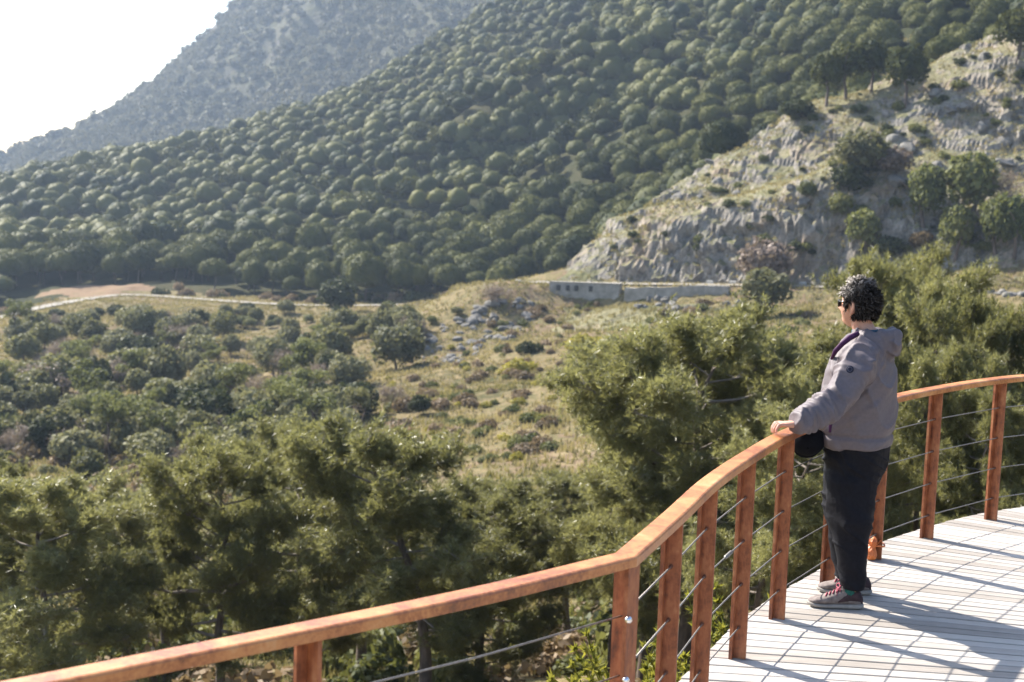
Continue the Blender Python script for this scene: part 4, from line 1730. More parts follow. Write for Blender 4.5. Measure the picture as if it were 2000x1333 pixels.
def tee_post(ang):
    """T section: flange on the outside, web towards the deck; ang = direction of the outside"""
    ox = np.array([math.cos(ang), math.sin(ang)])
    tx = np.array([-ox[1], ox[0]])
    f, t, w = .040, .008, .038
    out = [(-f, .036), (-f, .036 - 2 * t), (-t * .8, .036 - 2 * t), (-t * .8, -w), (t * .8, -w), (t * .8, .036 - 2 * t), (f, .036 - 2 * t), (f, .036)]
    V = []
    for z in (.0, RAILH - .0362):
        for s, d in out:
            q = tx * s + ox * d
            V.append((q[0], q[1], z))
    m = 8
    Fs = [np.array([(j, (j + 1) % m, m + (j + 1) % m, m + j) for j in range(m)])]
    Fs.append(np.array([[7, 6, 5, 2], [7, 2, 1, 0]]) if False else np.array([[0, 1, 2, 5, 6, 7][::-1]]))
    Fs.append(np.array([[2, 3, 4, 5][::-1]]))
    Fs.append(np.array([[m + j for j in (0, 1, 2, 5, 6, 7)]]))
    Fs.append(np.array([[m + j for j in (2, 3, 4, 5)]]))
    return mesh('post', V, Fs)


def place_post(p, outn, bolts=False):
    o = link('post', tee_post(math.atan2(outn[1], outn[0])), M['corten'], rail, loc=(p[0] - KINK[0], p[1] - KINK[1], .001))
    return o


allp = np.vstack([POSTS, np.array(ext)])
for p in allp:
    i = int(np.argmin(((CURVE_S - p) ** 2).sum(1)))
    place_post(p, nc_[i])
kd = nrm(-(bis))
kout = -bis if (-bis) @ (KINK - np.array([3.0, 5.0])) > 0 else bis
kp = place_post(KINK, -kout)
for q in (LEFT[1], LEFT[4]):
    i = int(np.argmin(((LEFT_S - q) ** 2).sum(1)))
    place_post(q, -nl_[i])
# cables
_kt = np.array([kout[1], -kout[0]])
_c = KINK - kout * .04
BOLT_S = min(np.linspace(-.035, .035, 71), key=lambda q: abs(proj(np.array([*(_c + _kt * q), .788]))[0][0] - 1207))
cl = np.vstack([KINK[None], POSTS, np.array(ext)])
for h in HOLES:
    P_ = np.column_stack([cl - KINK, np.full(len(cl), h)])
    V, Fs = tube(P_, .0034, 8)
    link('cable', mesh('cable', V, Fs, True), M['cable'], rail)
    lp = np.vstack([KINK[None], LEFT])
    P_ = np.column_stack([lp - KINK, np.full(len(lp), h - .002)])
    V, Fs = tube(P_, .0034, 8)
    link('cable', mesh('cable', V, Fs, True), M['cable'], rail)
    # ferrules where the cable passes each post
    for p in POSTS:
        i = int(np.argmin(((CURVE_S - p) ** 2).sum(1)))
        tt = np.array([*tc_[i], 0])
        c0 = np.array([*(p - KINK), h])
        V, Fs = tube(np.array([c0 - tt * .018, c0 + tt * .018]), .0085, 10)
        link('ferrule', mesh('ferrule', V, Fs, True), M['joist'], rail)
    b0 = np.array([0, 0, h]) - np.array([*kout, 0]) * .040 + np.array([kout[1], -kout[0], 0]) * BOLT_S
    V, Fs = ball(b0, .013, 14, 10)
    link('bolt', mesh('bolt', V, Fs, True), M['chrome'], rail)
# turnbuckle on the third cable span
tb0 = np.array([*(POSTS[1] * .42 + POSTS[2] * .58 - KINK), HOLES[1]])
td = nrm(np.array([*(POSTS[2] - POSTS[1]), 0]))
V, Fs = tube(np.array([tb0 - td * .06, tb0 - td * .05, tb0 + td * .05, tb0 + td * .06]), [.004, .009, .009, .004], 10)
link('turnbuckle', mesh('turnbuckle', V, Fs, True), M['cable'], rail)


# ------------------------------------------------------------------ the man at the rail
def m_cloth(name, c1, c2, scale=40, rough=.75, fold=.0, sheen=.2):
    m, t, out = nt(name)
    v = coords(t)
    n = noise(t, v, scale, 3, .5)
    w = noise(t, coords(t, (1.0, 1.0, 2.2)), 9, 3, .5, .6)
    c = ramp(t, n, [(.35, c1), (.65, c2)])
    p = bsdf(t, out, c.outputs[0], rough, w, fold, .02)
    p.inputs['Specular IOR Level'].default_value = sheen
    return m


M['jacket'] = m_cloth('jacket_cloth', (.118, .098, .106), (.134, .112, .121), 55, .6, .10, .3)
M['lining'] = m_cloth('purple_lining', (.045, .012, .05), (.06, .018, .065), 50, .7)
M['shirt'] = m_cloth('blue_shirt', (.04, .09, .13), (.055, .12, .16), 50, .8)
M['trouser'] = m_cloth('black_trouser_cloth', (.006, .006, .009), (.0095, .0095, .0135), 60, .75, .3, .15)
M['sock'] = m_cloth('teal_sock', (.015, .08, .07), (.025, .12, .10), 90, .9)
M['shoe'] = m_cloth('grey_shoe_fabric', (.13, .105, .10), (.22, .185, .17), 30, .75, .2)
M['shoe_dark'] = m_cloth('plum_shoe_heel', (.035, .022, .025), (.055, .033, .037), 40, .7)
M['sole'] = m_cloth('shoe_sole', (.24, .22, .20), (.32, .29, .26), 30, .8)
M['lace'] = m_cloth('pink_lace', (.24, .04, .07), (.34, .10, .13), 60, .7)
M['black_cap'] = m_cloth('black_cap_cloth', (.004, .004, .006), (.007, .007, .010), 60, .8, 0, .08)
M['lens'] = m_plain('dark_lens', (.01, .01, .012), (.015, .014, .016), 20, .1, 0, .001)
M['patch'] = m_cloth('dark_patch', (.012, .014, .03), (.02, .022, .045), 60, .7)
M['patch_ring'] = m_cloth('patch_ring', (.10, .10, .13), (.14, .14, .17), 60, .7)
M['bag'] = m_plain('orange_plastic', (.45, .10, .02), (.62, .19, .05), 12, .4, .4, .01)


def m_skin():
    m, t, out = nt('skin')
    n = noise(t, coords(t), 22, 4)
    c = ramp(t, n, [(.3, (.46, .235, .16)), (.7, (.56, .31, .225))])
    p = bsdf(t, out, c.outputs[0], .5, n, .1, .003)
    p.inputs['Subsurface Weight'].default_value = .25
    p.inputs['Subsurface Radius'].default_value = (.02, .006, .003)
    p.inputs['Subsurface Scale'].default_value = .6
    return m


M['skin'] = m_skin()


def m_hair():
    m, t, out = nt('grey_hair')
    a = N(t, 'ShaderNodeAttribute', attribute_name='var')
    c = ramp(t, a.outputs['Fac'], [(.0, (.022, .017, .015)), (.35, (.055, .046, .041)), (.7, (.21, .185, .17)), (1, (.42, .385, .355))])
    p = bsdf(t, out, c.outputs[0], .7)
    p.inputs['Specular IOR Level'].default_value = .12
    return m


M['hair'] = m_hair()


def voxel(mb, size, smooth=3, fac=.5):
    """fuse overlapping closed pieces into one surface"""
    me0 = mb.mesh('tmp')
    o = link('tmp', me0)
    r = o.modifiers.new('r', 'REMESH')
    r.mode = 'VOXEL'
    r.voxel_size = size
    if smooth:
        s = o.modifiers.new('s', 'SMOOTH')
        s.iterations = smooth
        s.factor = fac
    dg = bpy.context.evaluated_depsgraph_get()
    me = bpy.data.meshes.new_from_object(o.evaluated_get(dg))
    bpy.data.objects.remove(o)
    bpy.data.meshes.remove(me0)
    me.materials.clear()
    me.polygons.foreach_set('use_smooth', np.ones(len(me.polygons), bool))
    return me


def getv(me):
    a = np.empty(len(me.vertices) * 3, np.float32)
    me.vertices.foreach_get('co', a)
    b = np.empty(len(me.vertices) * 3, np.float32)
    me.vertices.foreach_get('normal', b)
    return a.reshape(-1, 3).astype(float), b.reshape(-1, 3).astype(float)


def setv(me, V):
    me.vertices.foreach_set('co', np.asarray(V, np.float32).ravel())
    me.update()


PSI = R(20)
BF = np.array([-math.cos(PSI), math.sin(PSI), 0])
BL = np.array([-math.sin(PSI), -math.cos(PSI), 0])
UP = np.array([0, 0, 1.0])
YB = 7.58
ORG = at(1658, 1175, 7.58)
ORG[2] = 0.0
HA = R(47)
HF = np.array([-math.cos(HA), math.sin(HA), 0])
HL = np.array([-math.sin(HA), -math.cos(HA), 0])


def ring(v, uL, uR, B, Y_=YB, f=BF, l=BL, psi=PSI, k=1.0):
    c = at((uL + uR) / 2, v, Y_)
    ext = (uR - uL) / 2 * Y_ / FPX * k
    A = math.sqrt(max(ext ** 2 - (B * math.sin(psi)) ** 2, .05 ** 2)) / math.cos(psi)
    return (c, f * A, l * B)


def shrink(rings, k):
    return [(c, np.asarray(a) * k, np.asarray(b) * k) for c, a, b in rings]


torso = [ring(868, 1604, 1741, .205), ring(858, 1601, 1743, .212), ring(835, 1598, 1744, .215), ring(805, 1599, 1747, .22), ring(770, 1602, 1749, .225), ring(735, 1610, 1749, .228),
         ring(705, 1621, 1746, .228), ring(685, 1633, 1740, .215), ring(668, 1645, 1732, .175), ring(658, 1655, 1722, .125), ring(652, 1662, 1716, .085)]
l_arm = [at(1692, 684, 7.47), at(1676, 712, 7.37), at(1655, 752, 7.31), at(1628, 788, 7.25), at(1598, 808, 7.18), at(1566, 823, 7.12), at(1553, 827, 7.105)]
l_rad = [.082, .094, .088, .078, .068, .057, .052]
r_arm = [at(1700, 686, 7.72), at(1688, 715, 7.80), at(1664, 770, 7.86), at(1640, 808, 7.84), at(1615, 828, 7.74), at(1600, 838, 7.68)]
r_rad = [.08, .09, .085, .075, .062, .05]

# ---- body: one continuous surface (head, neck, core, arms, hands, legs)
HC_ = at(1677, 598, 7.60)
bm_ = MB()
V, Fs = ball((0, 0, 0), 1, 44, 36)
s = V.copy()
fx, lx, zx = s[:, 0], s[:, 1], s[:, 2]


def bump(d, w):
    d = nrm(np.array(d, float))
    return np.exp(-((s - d) ** 2).sum(1) / (w * w))


f_ = fx * .097
l_ = lx * .076
z_ = zx * .124
l_ = l_ * (1 - .22 * np.clip(-zx, 0, 1) ** 1.5)
f_ = f_ + .012 * np.clip(-zx, 0, 1) * (fx > 0) - .012 * np.clip(fx, 0, 1) ** 4 * 0
f_ = f_ + .030 * bump((1, 0, -.16), .16) + .012 * bump((1, 0, .02), .14)
f_ = f_ + .010 * bump((.8, 0, -.62), .18) + .016 * bump((.72, 0, -.9), .28)
f_ = f_ - .010 * (bump((.88, .36, .04), .2) + bump((.88, -.36, .04), .2))
f_ = f_ + .006 * (bump((.9, .3, .24), .2) + bump((.9, -.3, .24), .2))
l_ = l_ + np.sign(lx) * .006 * (bump((.6, .7, -.2), .3) + bump((.6, -.7, -.2), .3))
f_ = f_ - .012 * bump((-.6, 0, -.8), .5)
HV = HC_ + f_[:, None] * HF + l_[:, None] * HL + z_[:, None] * UP
bm_.add(HV, Fs)
for sg in (1, -1):                                    # ears
    ec = HC_ - HF * .006 + HL * sg * .076 - UP * .008
    ef = nrm(-HF * .8 + HL * sg * .55)
    pts = [ec + UP * .030 - HF * .002, ec + UP * .034 + ef * .016, ec + UP * .020 + ef * .026, ec - UP * .002 + ef * .024, ec - UP * .018 + ef * .014, ec - UP * .030 + ef * .004, ec - UP * .026 - HF * -.002]
    bm_.add(*tube(pts, [.007, .007, .0075, .007, .0075, .009, .007], 8))
    bm_.add(*tube([ec + UP * .02, ec + ef * .012, ec - UP * .02], [.008, .011, .009], 8))
nb_ = at(1693, 655, 7.58)
bm_.add(*tube([HC_ - UP * .04 - HF * .018, HC_ - UP * .09 - HF * .022, nb_ + UP * .0, nb_ - UP * .06], [.056, .055, .062, .07], 18))
bm_.add(*loft(shrink(torso, .84), 24, 2.3))
bm_.add(*loft(shrink([ring(862, 1606, 1740, .19), ring(900, 1608, 1730, .18), ring(935, 1612, 1716, .17, 7.58)], .85), 20))
bm_.add(*tube(l_arm, [.05, .05, .046, .042, .038, .030, .028], 12))
bm_.add(*tube(r_arm, [.05, .05, .046, .042, .034, .028], 12))
# left hand resting on the rail, fingers bent over its outer edge
rt = nrm(np.array([*(POSTS[3] - POSTS[2]), 0]))
W_ = at(1557, 829, 7.12)
K_ = at(1526, 829, 7.12)
hd = nrm(K_ - W_)
bm_.add(*tube([l_arm[-2], W_, W_ + hd * .02], [.028, .026, .026], 12))
wd_ = nrm(rt - hd * (rt @ hd))
palm = []
for t_, a_, b_ in ((0, .026, .019), (.3, .034, .018), (.65, .041, .016), (1.0, .042, .013), (1.12, .036, .010)):
    palm.append((W_ + (K_ - W_) * t_, wd_ * a_, UP * b_))
bm_.add(*loft(palm, 16, 2.3))
for i, (ofs, ln_f) in enumerate(((-.039, .78), (-.013, .95), (.013, 1.0), (.039, .92))):
    b0 = K_ + wd_ * ofs
    p1 = b0 + hd * .026 * ln_f + UP * .002 + wd_ * ofs * .12
    p2 = p1 + hd * .014 * ln_f - UP * .026 * ln_f + wd_ * ofs * .08
    p3 = p2 + hd * .001 - UP * .024 * ln_f
    bm_.add(*tube([b0 - hd * .02, b0 + UP * .004, p1, p2, p3], [.010, .0095, .0085, .0080, .0066], 10))
th0 = W_ + hd * .018 + wd_ * .022
bm_.add(*tube([th0, th0 + hd * .03 + wd_ * .026 - UP * .008, th0 + hd * .055 + wd_ * .036 - UP * .018, th0 + hd * .075 + wd_ * .038 - UP * .026], [.012, .0115, .0105, .008], 10))
# right hand, holding the cap
CAPC = at(1577, 861, 7.52)
W2 = at(1600, 838, 7.68)
g2 = nrm(at(1578, 846, 7.60) - W2)
s2 = nrm(np.cross(g2, UP))
K2 = W2 + g2 * .075
bm_.add(*tube([r_arm[-2], W2, W2 + g2 * .02], [.03, .026, .026], 12))
bm_.add(*loft([(W2, s2 * .024, UP * .018), (W2 + g2 * .04, s2 * .038, UP * .016), (K2, s2 * .040, UP * .013)], 14, 2.3))
for ofs, lf in ((-.030, .85), (-.010, 1.0), (.010, .96), (.030, .8)):
    b0 = K2 + s2 * ofs
    bm_.add(*tube([b0 - g2 * .02, b0, b0 + g2 * .032 * lf - UP * .010, b0 + g2 * .034 * lf - UP * .038 * lf, b0 + g2 * .016 * lf - UP * .052 * lf], [.010, .010, .0095, .0085, .007], 10))
tb_ = W2 + g2 * .02 - s2 * .025
bm_.add(*tube([tb_, tb_ + g2 * .03 - s2 * .016 - UP * .015, tb_ + g2 * .052 - s2 * .006 - UP * .032], [.012, .011, .008], 10))
# legs and feet, hidden by the clothes
LEGL = [(900, 1618, 1728, 7.53), (935, 1612, 1716, 7.51), (975, 1614, 1709, 7.505), (1015, 1618, 1703, 7.50), (1050, 1626, 1699, 7.495), (1090, 1633, 1694, 7.49), (1128, 1640, 1689, 7.485), (1150, 1644, 1686, 7.48)]
LEGR = [(900, 1612, 1716, 7.66), (935, 1608, 1702, 7.69), (970, 1608, 1694, 7.70), (1005, 1612, 1686, 7.71), (1040, 1618, 1680, 7.72), (1080, 1624, 1672, 7.73), (1115, 1630, 1668, 7.735), (1128, 1632, 1667, 7.735)]


def leg_rings(Ld, k):
    out = []
    for i, (v_, a_, b_, Y_) in enumerate(Ld):
        c = at((a_ + b_) / 2, v_, Y_)
        e = (b_ - a_) / 2 * Y_ / FPX * k
        out.append((c, np.array([-e, 0, 0]), np.array([0, -min(e, .118 * k), 0])))
    return out


toeL, heelL = on(1578, 1183), on(1682, 1189)
toeR = on(1597, 1155)
heelR = toeR + np.array([.285, -.03, 0])
for Ld, toe, heel in ((LEGL, toeL, heelL), (LEGR, toeR, heelR)):
    rg = leg_rings(Ld, .62)
    d = nrm(toe - heel)
    an = heel + d * .065 + UP * .10
    bm_.add(*tube([r_[0] for r_ in rg] + [an, an - UP * .05], [np.linalg.norm(r_[1]) for r_ in rg] + [.036, .034], 14))
    bm_.add(*tube([heel + d * .03 + UP * .04, heel + d * .1 + UP * .05, heel + d * .2 + UP * .035, heel + d * .26 + UP * .028], [.026, .034, .03, .018], 12))
bm_.V = [v_ - ORG for v_ in bm_.V]
me = voxel(bm_, .0040, 2)
man = link('person', me, M['skin'], loc=tuple(ORG))
tag(man, 'grey-haired person in grey hooded jacket and black trousers leaning a hand on the rail', 'person')


def kid(name, me, mat, parent=None):
    return link(name, me, mat, man if parent is None else parent)


# ---- jacket
jb = MB()
jb.add(*loft(torso, 40, 2.35))
jb.add(*tube(l_arm, l_rad, 22))
jb.add(*tube(r_arm, r_rad, 20))
# hood lying on the back, round the neck
nc = at(1692, 655, 7.58)
hp, hr = [], []
for ph in np.linspace(-1.75, 1.75, 21):
    c_, s_ = math.cos(ph), math.sin(ph)
    bk = max(c_, -.2)
    rr = .085 + .045 * max(c_, 0) ** 1.2
    hp.append(nc - BF * c_ * rr + BL * s_ * (.095) + UP * (-.012 - .030 * max(c_, 0) ** 1.5 + .004 * (1 - abs(s_))))
    hr.append((.026 + .028 * max(c_, 0), .030 + .058 * max(c_, 0) ** 1.2))
jb.add(*tube(hp, hr, 18, True, flat=(0, 0, 1)))
tip = nc - BF * .135 - UP * .075
jb.add(*tube([nc - BF * .12 - UP * .02, tip, tip - UP * .045], [(.10, .05), (.085, .045), (.03, .02)], 16, True))
# standing collar
cp = [at(1692, 655, 7.575) + BF * math.cos(q) * .072 + BL * math.sin(q) * .076 + UP * (.006 + .004 * math.cos(q)) for q in np.linspace(0.25, 6.03, 26)]
jb.add(*tube(cp, [(.010, .026)] * 26, 10, True, flat=(0, 0, 1)))
jb.V = [v_ - ORG for v_ in jb.V]
me = voxel(jb, .0075, 4, .5)
V, Nn = getv(me)
Wd = V + ORG
# folds: creases across the sleeves, slanting drags on the trunk
la_ = np.array(l_arm)
dmin, tpar = np.full(len(V), 9.0), np.zeros(len(V))
acc = 0.0
for i in range(len(la_) - 1):
    a_, b_ = la_[i], la_[i + 1]
    e = b_ - a_
    t_ = np.clip(((Wd - a_) @ e) / (e @ e), 0, 1)
    dd = np.linalg.norm(Wd - (a_ + t_[:, None] * e), axis=1)
    L_ = np.linalg.norm(e)
    m_ = dd < dmin
    dmin[m_] = dd[m_]
    tpar[m_] = (acc + t_ * L_)[m_]
    acc += L_
sl = 1 - sstep(.095, .13, dmin)
wr = vn(tpar * 17 + Wd[:, 2] * 9, (Wd[:, 1] - Wd[:, 0]) * 6, Wd[:, 2] * 5, 5)
wr2 = vn(tpar * 55, Wd[:, 1] * 20, Wd[:, 2] * 22, 6)
dz = sl * (.026 * ((1 - np.abs(wr)) ** 3 - .2) + .004 * wr2)
# cuffs gather
dz += sl * .007 * np.sin(tpar * 190) * sstep(.40, .50, tpar) * .6
q1 = Wd[:, 2] * 9 + (Wd[:, 0] - Wd[:, 1]) * 13
tw = vn(q1, Wd[:, 0] * 5 + 3, Wd[:, 1] * 5, 12)
tw2 = vn(Wd[:, 2] * 30 - Wd[:, 0] * 14, Wd[:, 0] * 10, Wd[:, 1] * 10, 15)
dz += (1 - sl) * (.017 * ((1 - np.abs(tw)) ** 3 - .2) + .006 * tw2 + .012 * vn(Wd[:, 2] * 5, Wd[:, 0] * 5, Wd[:, 1] * 5, 21))
# elastic hem
hz_ = at(1670, 860, 7.58)[2]
dz += (1 - sl) * (-.012 * np.exp(-((Wd[:, 2] - hz_ - .045) / .012) ** 2))
# sleeve seam
dz -= .006 * np.exp(-((dmin - .108) / .007) ** 2) * (Wd[:, 2] > 1.15)
setv(me, V + Nn * dz[:, None])
jk = kid('jacket', me, M['jacket'])
# dark round badge on the sleeve
from mathutils.bvhtree import BVHTree
_bv = BVHTree.FromPolygons([tuple(q) for q in (V + Nn * dz[:, None])], [tuple(f.vertices) for f in me.polygons])
_dr = Vector(nrm(ray(1660, 722)))
_hp, _hn, _, _ = _bv.ray_cast(Vector((0, 0, HC)) - Vector(ORG), _dr)
bc = np.array(_hp) if _hp is not None else at(1660, 722, 7.262) - ORG
bn = nrm(np.array([-.25, -.95, .12]) + (np.array(_hn) * (1 if _hn.y < 0 else -1) if _hp is not None else 0))
b1 = nrm(np.cross(bn, UP))
b2 = np.cross(bn, b1)
pt = kid('sleeve_badge', MB().add(*loft([(bc - bn * .02, b1 * .019, b2 * .019), (bc + bn * .005, b1 * .019, b2 * .019), (bc + bn * .006, b1 * .015, b2 * .015)], 24)).mesh('sleeve_badge', True), M['patch'], jk)
ringp = [bc + bn * .006 + (b1 * math.cos(q) + b2 * math.sin(q)) * .011 for q in np.linspace(0, 2 * math.pi, 25)]
kid('badge_ring', MB().add(*tube(ringp, .0012, 5, False)).mesh('badge_ring', True), M['patch_ring'], jk)
# open zip edge with purple lining, seen along the chest
zp = [at(1676, 652, 7.47), at(1660, 660, 7.44), at(1645, 672, 7.44), at(1632, 686, 7.46), at(1624, 702, 7.49)]
kid('zip_flap', MB().add(*tube([p - ORG for p in zp], [(.012, .014), (.014, .016), (.013, .015), (.012, .014), (.006, .008)], 10)).mesh('zip_flap', True), M['lining'], jk)
pk = [at(1626, 812, 7.385), at(1622, 830, 7.38), at(1621, 845, 7.38)]
kid('pocket_flap', MB().add(*tube([p - ORG for p in pk], [(.004, .007), (.006, .009), (.004, .007)], 8)).mesh('pocket_flap', True), M['lining'], jk)
# shirt collar
sp_ = [at(1690, 650, 7.585) + HF * math.cos(q) * .066 + HL * math.sin(q) * .066 + UP * (-.002 * math.cos(q)) - ORG for q in np.linspace(0, 2 * math.pi, 30)]
kid('shirt_collar', MB().add(*tube(sp_, [(.007, .020)] * 30, 8, False, flat=(0, 0, 1))).mesh('shirt_collar', True), M['shirt'])

# ---- trousers
tb2 = MB()
tb2.add(*loft([ring(852, 1612, 1735, .195), ring(872, 1608, 1738, .20), ring(900, 1609, 1733, .195), ring(928, 1612, 1722, .18), ring(945, 1613, 1712, .15)], 32, 2.2))
tb2.add(*loft(leg_rings(LEGL, 1.0), 26, 2.2))
tb2.add(*loft(leg_rings(LEGR, 1.0), 26, 2.2))
tb2.V = [v_ - ORG for v_ in tb2.V]
me = voxel(tb2, .0075, 3, .5)
V, Nn = getv(me)
Wd = V + ORG
kn = np.exp(-((Wd[:, 2] - .47) / .14) ** 2) + np.exp(-((Wd[:, 2] - .80) / .10) ** 2) + .9 * np.exp(-((Wd[:, 2] - .17) / .08) ** 2)
w1 = vn(Wd[:, 2] * 20 + Wd[:, 0] * 12, Wd[:, 0] * 7, Wd[:, 1] * 7, 31)
w2 = vn(Wd[:, 2] * 6, Wd[:, 0] * 16, Wd[:, 1] * 16, 33)
setv(me, V + Nn * (.018 * ((1 - np.abs(w1)) ** 3 - .25) * kn + .010 * w2)[:, None])
tr = kid('trousers', me, M['trouser'])


# ---- shoes and socks
def shoe(heel, toe, seed):
    d = toe - heel
    L_ = float(np.linalg.norm(d))
    d = d / L_
    sd = np.cross(UP, d)
    prof = [(0.0, .022, .030, .058), (.035, .033, .022, .088), (.12, .038, .020, .100), (.26, .040, .020, .106), (.38, .041, .020, .104), (.50, .043, .020, .092),
            (.62, .047, .020, .076), (.74, .049, .020, .062), (.85, .046, .021, .054), (.94, .036, .023, .046), (1.0, .016, .027, .038)]
    rg = []
    for t_, w, z0, z1 in prof:
        c = heel + d * (t_ * L_) + UP * (z0 + z1) / 2
        rg.append((c - ORG, sd * w, UP * (z1 - z0) / 2))
    up = kid('shoe', MB().add(*loft(rg, 24, 2.5)).mesh('shoe', True), M['shoe'])
    so = [(-.03, .026, .012, .030), (.02, .037, .002, .031), (.2, .042, 0.001, .030), (.45, .043, 0.001, .027), (.7, .052, 0.001, .026), (.88, .049, .003, .027), (.98, .036, .010, .030), (1.03, .014, .018, .032)]
    rg = [(heel + d * (t_ * L_) + UP * (z0 + z1) / 2 - ORG, sd * w, UP * (z1 - z0) / 2) for t_, w, z0, z1 in so]
    kid('sole', MB().add(*loft(rg, 24, 3.2)).mesh('sole', True), M['sole'], up)
    hl = [(-.012, .024, .028, .066), (.03, .0345, .027, .092), (.12, .0395, .027, .105), (.24, .0415, .027, .108), (.36, .0425, .030, .088), (.46, .042, .032, .05)]
    rg = [(heel + d * (t_ * L_) + UP * (z0 + z1) / 2 - ORG, sd * w, UP * (z1 - z0) / 2) for t_, w, z0, z1 in hl]
    kid('heel_panel', MB().add(*loft(rg, 24, 2.5)).mesh('heel_panel', True), M['shoe_dark'], up)
    g = np.random.default_rng(seed)
    mb = MB()
    for i in range(5):
        t_ = .40 + i * .065
        z1 = np.interp(t_, [q[0] for q in prof], [q[3] for q in prof])
        c = heel + d * (t_ * L_) - ORG
        w = .030
        pts = [c + sd * w * math.sin(q) * 1.0 + UP * (z1 - .012 + .016 * math.cos(q)) + d * .010 * math.sin(q) for q in np.linspace(-1.2, 1.2, 9)]
        mb.add(*tube(pts, .0040, 6))
    c = heel + d * (.42 * L_) - ORG + UP * .108
    for sg in (-1, 1):
        pts = [c, c + sd * sg * .02 + UP * .018, c + sd * sg * .040 + UP * .010 + d * .01, c + sd * sg * .03 - UP * .004 + d * .012, c]
        mb.add(*tube(resample(np.array(pts), .006), .0036, 6))
        pts = [c, c + sd * sg * .022 - UP * .012 + d * .016, c + sd * sg * .038 - UP * .035 + d * .02]
        mb.add(*tube(pts, .0034, 6))
    kid('laces', mb.mesh('laces', True), M['lace'], up)
    tg = MB().add(*loft([(heel + d * .36 * L_ + UP * .09 - ORG, sd * .03, d * .014), (heel + d * .37 * L_ + UP * .128 - ORG, sd * .026, d * .008)], 14, 2.5))
    kid('tongue', tg.mesh('tongue', True), M['shoe'], up)
    an = heel + d * .068 - ORG
    kid('sock', MB().add(*tube([an + UP * .07, an + UP * .11, an + UP * .15, an + UP * .19], [.041, .040, .041, .043], 18)).mesh('sock', True), M['sock'])


shoe(heelL, toeL, 1)
shoe(heelR, toeR, 2)

# ---- hair: short, thick, greying
g = np.random.default_rng(77)
V, Fs = ball((0, 0, 0), 1, 60, 44)
nseg = 60
hs = V.copy()


def hairline(q):
    f, l, z = q[..., 0], q[..., 1], q[..., 2]
    front = f < .62 + .55 * (z - .42)
    lowb = z > np.where(f < -.05, -.50, np.where(f < .42, -.12 + .0 * f, .22))
    ear = ((f + .05) / .24) ** 2 + ((z + .08) / .30) ** 2 > 1
    return (front | (z > .72)) & lowb & (ear | (np.abs(l) < .75))


off = 1.07 + .05 * fbm(hs[:, 0] * 5, hs[:, 1] * 5, hs[:, 2] * 5, 3, 3)
cover = hairline(hs)
off = np.where(cover, off + .06 * np.clip(hs[:, 2], 0, 1), .93)
sk = np.array([.097, .076, .124])
HVv = HC_ - ORG + (hs * sk * off[:, None]) @ np.array([HF, HL, UP])
mb = MB().add(HVv, Fs, .08)
qs = nrm(g.normal(size=(20000, 3)))
qs = qs[hairline(qs)][:11000]
n = len(qs)
base_ = HC_ - ORG + (qs * sk * (1.06 + .05 * np.clip(qs[:, 2:], 0, 1))) @ np.array([HF, HL, UP])
out_ = nrm((qs / sk) @ np.array([HF, HL, UP]))
sweep = nrm(-HF * .7 - UP * .35 + np.zeros((n, 3)))
clump = np.stack([vn(qs[:, 0] * 5.5, qs[:, 1] * 5.5, qs[:, 2] * 5.5, 50 + i) for i in range(3)], -1)
dirn = nrm(out_ * .75 + sweep * .55 + clump * 1.15 + g.normal(size=(n, 3)) * .18)
ln = g.uniform(.016, .042, n) * (1.0 + .35 * np.clip(qs[:, 2], 0, 1)) * np.where(qs[:, 2] < -.2, .7, 1)
bend = nrm(clump[:, [1, 2, 0]] + g.normal(size=(n, 3)) * .3 - UP * .5)
sd_ = nrm(np.cross(dirn, g.normal(size=(n, 3))))
w = .0013
p0, p1 = base_, base_ + dirn * (ln * .5)[:, None]
p2 = p1 + nrm(dirn * .8 + bend * .5) * (ln * .3)[:, None]
p3 = p2 + nrm(dirn * .4 + bend * .8) * (ln * .25)[:, None]
Vh = np.stack([p0 + sd_ * w, p0 - sd_ * w, p1 + sd_ * w, p1 - sd_ * w, p2 + sd_ * w * .8, p2 - sd_ * w * .8, p3], 1).reshape(-1, 3)
kk = np.arange(n)[:, None] * 7
va = np.clip(.16 + .45 * g.uniform(size=n) ** 2 + 1.25 * np.clip(qs[:, 0] * .6 + qs[:, 2] * .7 - .1, 0, 1) + .25 * vn(qs[:, 0] * 6, qs[:, 1] * 6, qs[:, 2] * 6, 9), 0, 1)  # random greying, plus sunlight on front and top painted into the strand colour
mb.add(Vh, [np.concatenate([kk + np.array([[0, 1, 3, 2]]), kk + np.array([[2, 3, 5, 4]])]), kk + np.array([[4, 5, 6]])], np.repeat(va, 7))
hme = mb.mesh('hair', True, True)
hv_ = np.concatenate(mb.V)
hn_ = nrm((hv_ - (HC_ - ORG)) * np.array([1, 1, .8]))
hn_[len(HVv):] = nrm(hn_[len(HVv):] + np.repeat(dirn * .35 + clump * .35, 7, 0))
hme.normals_split_custom_set_from_vertices([tuple(q) for q in hn_])
kid('hair', hme, M['hair'])
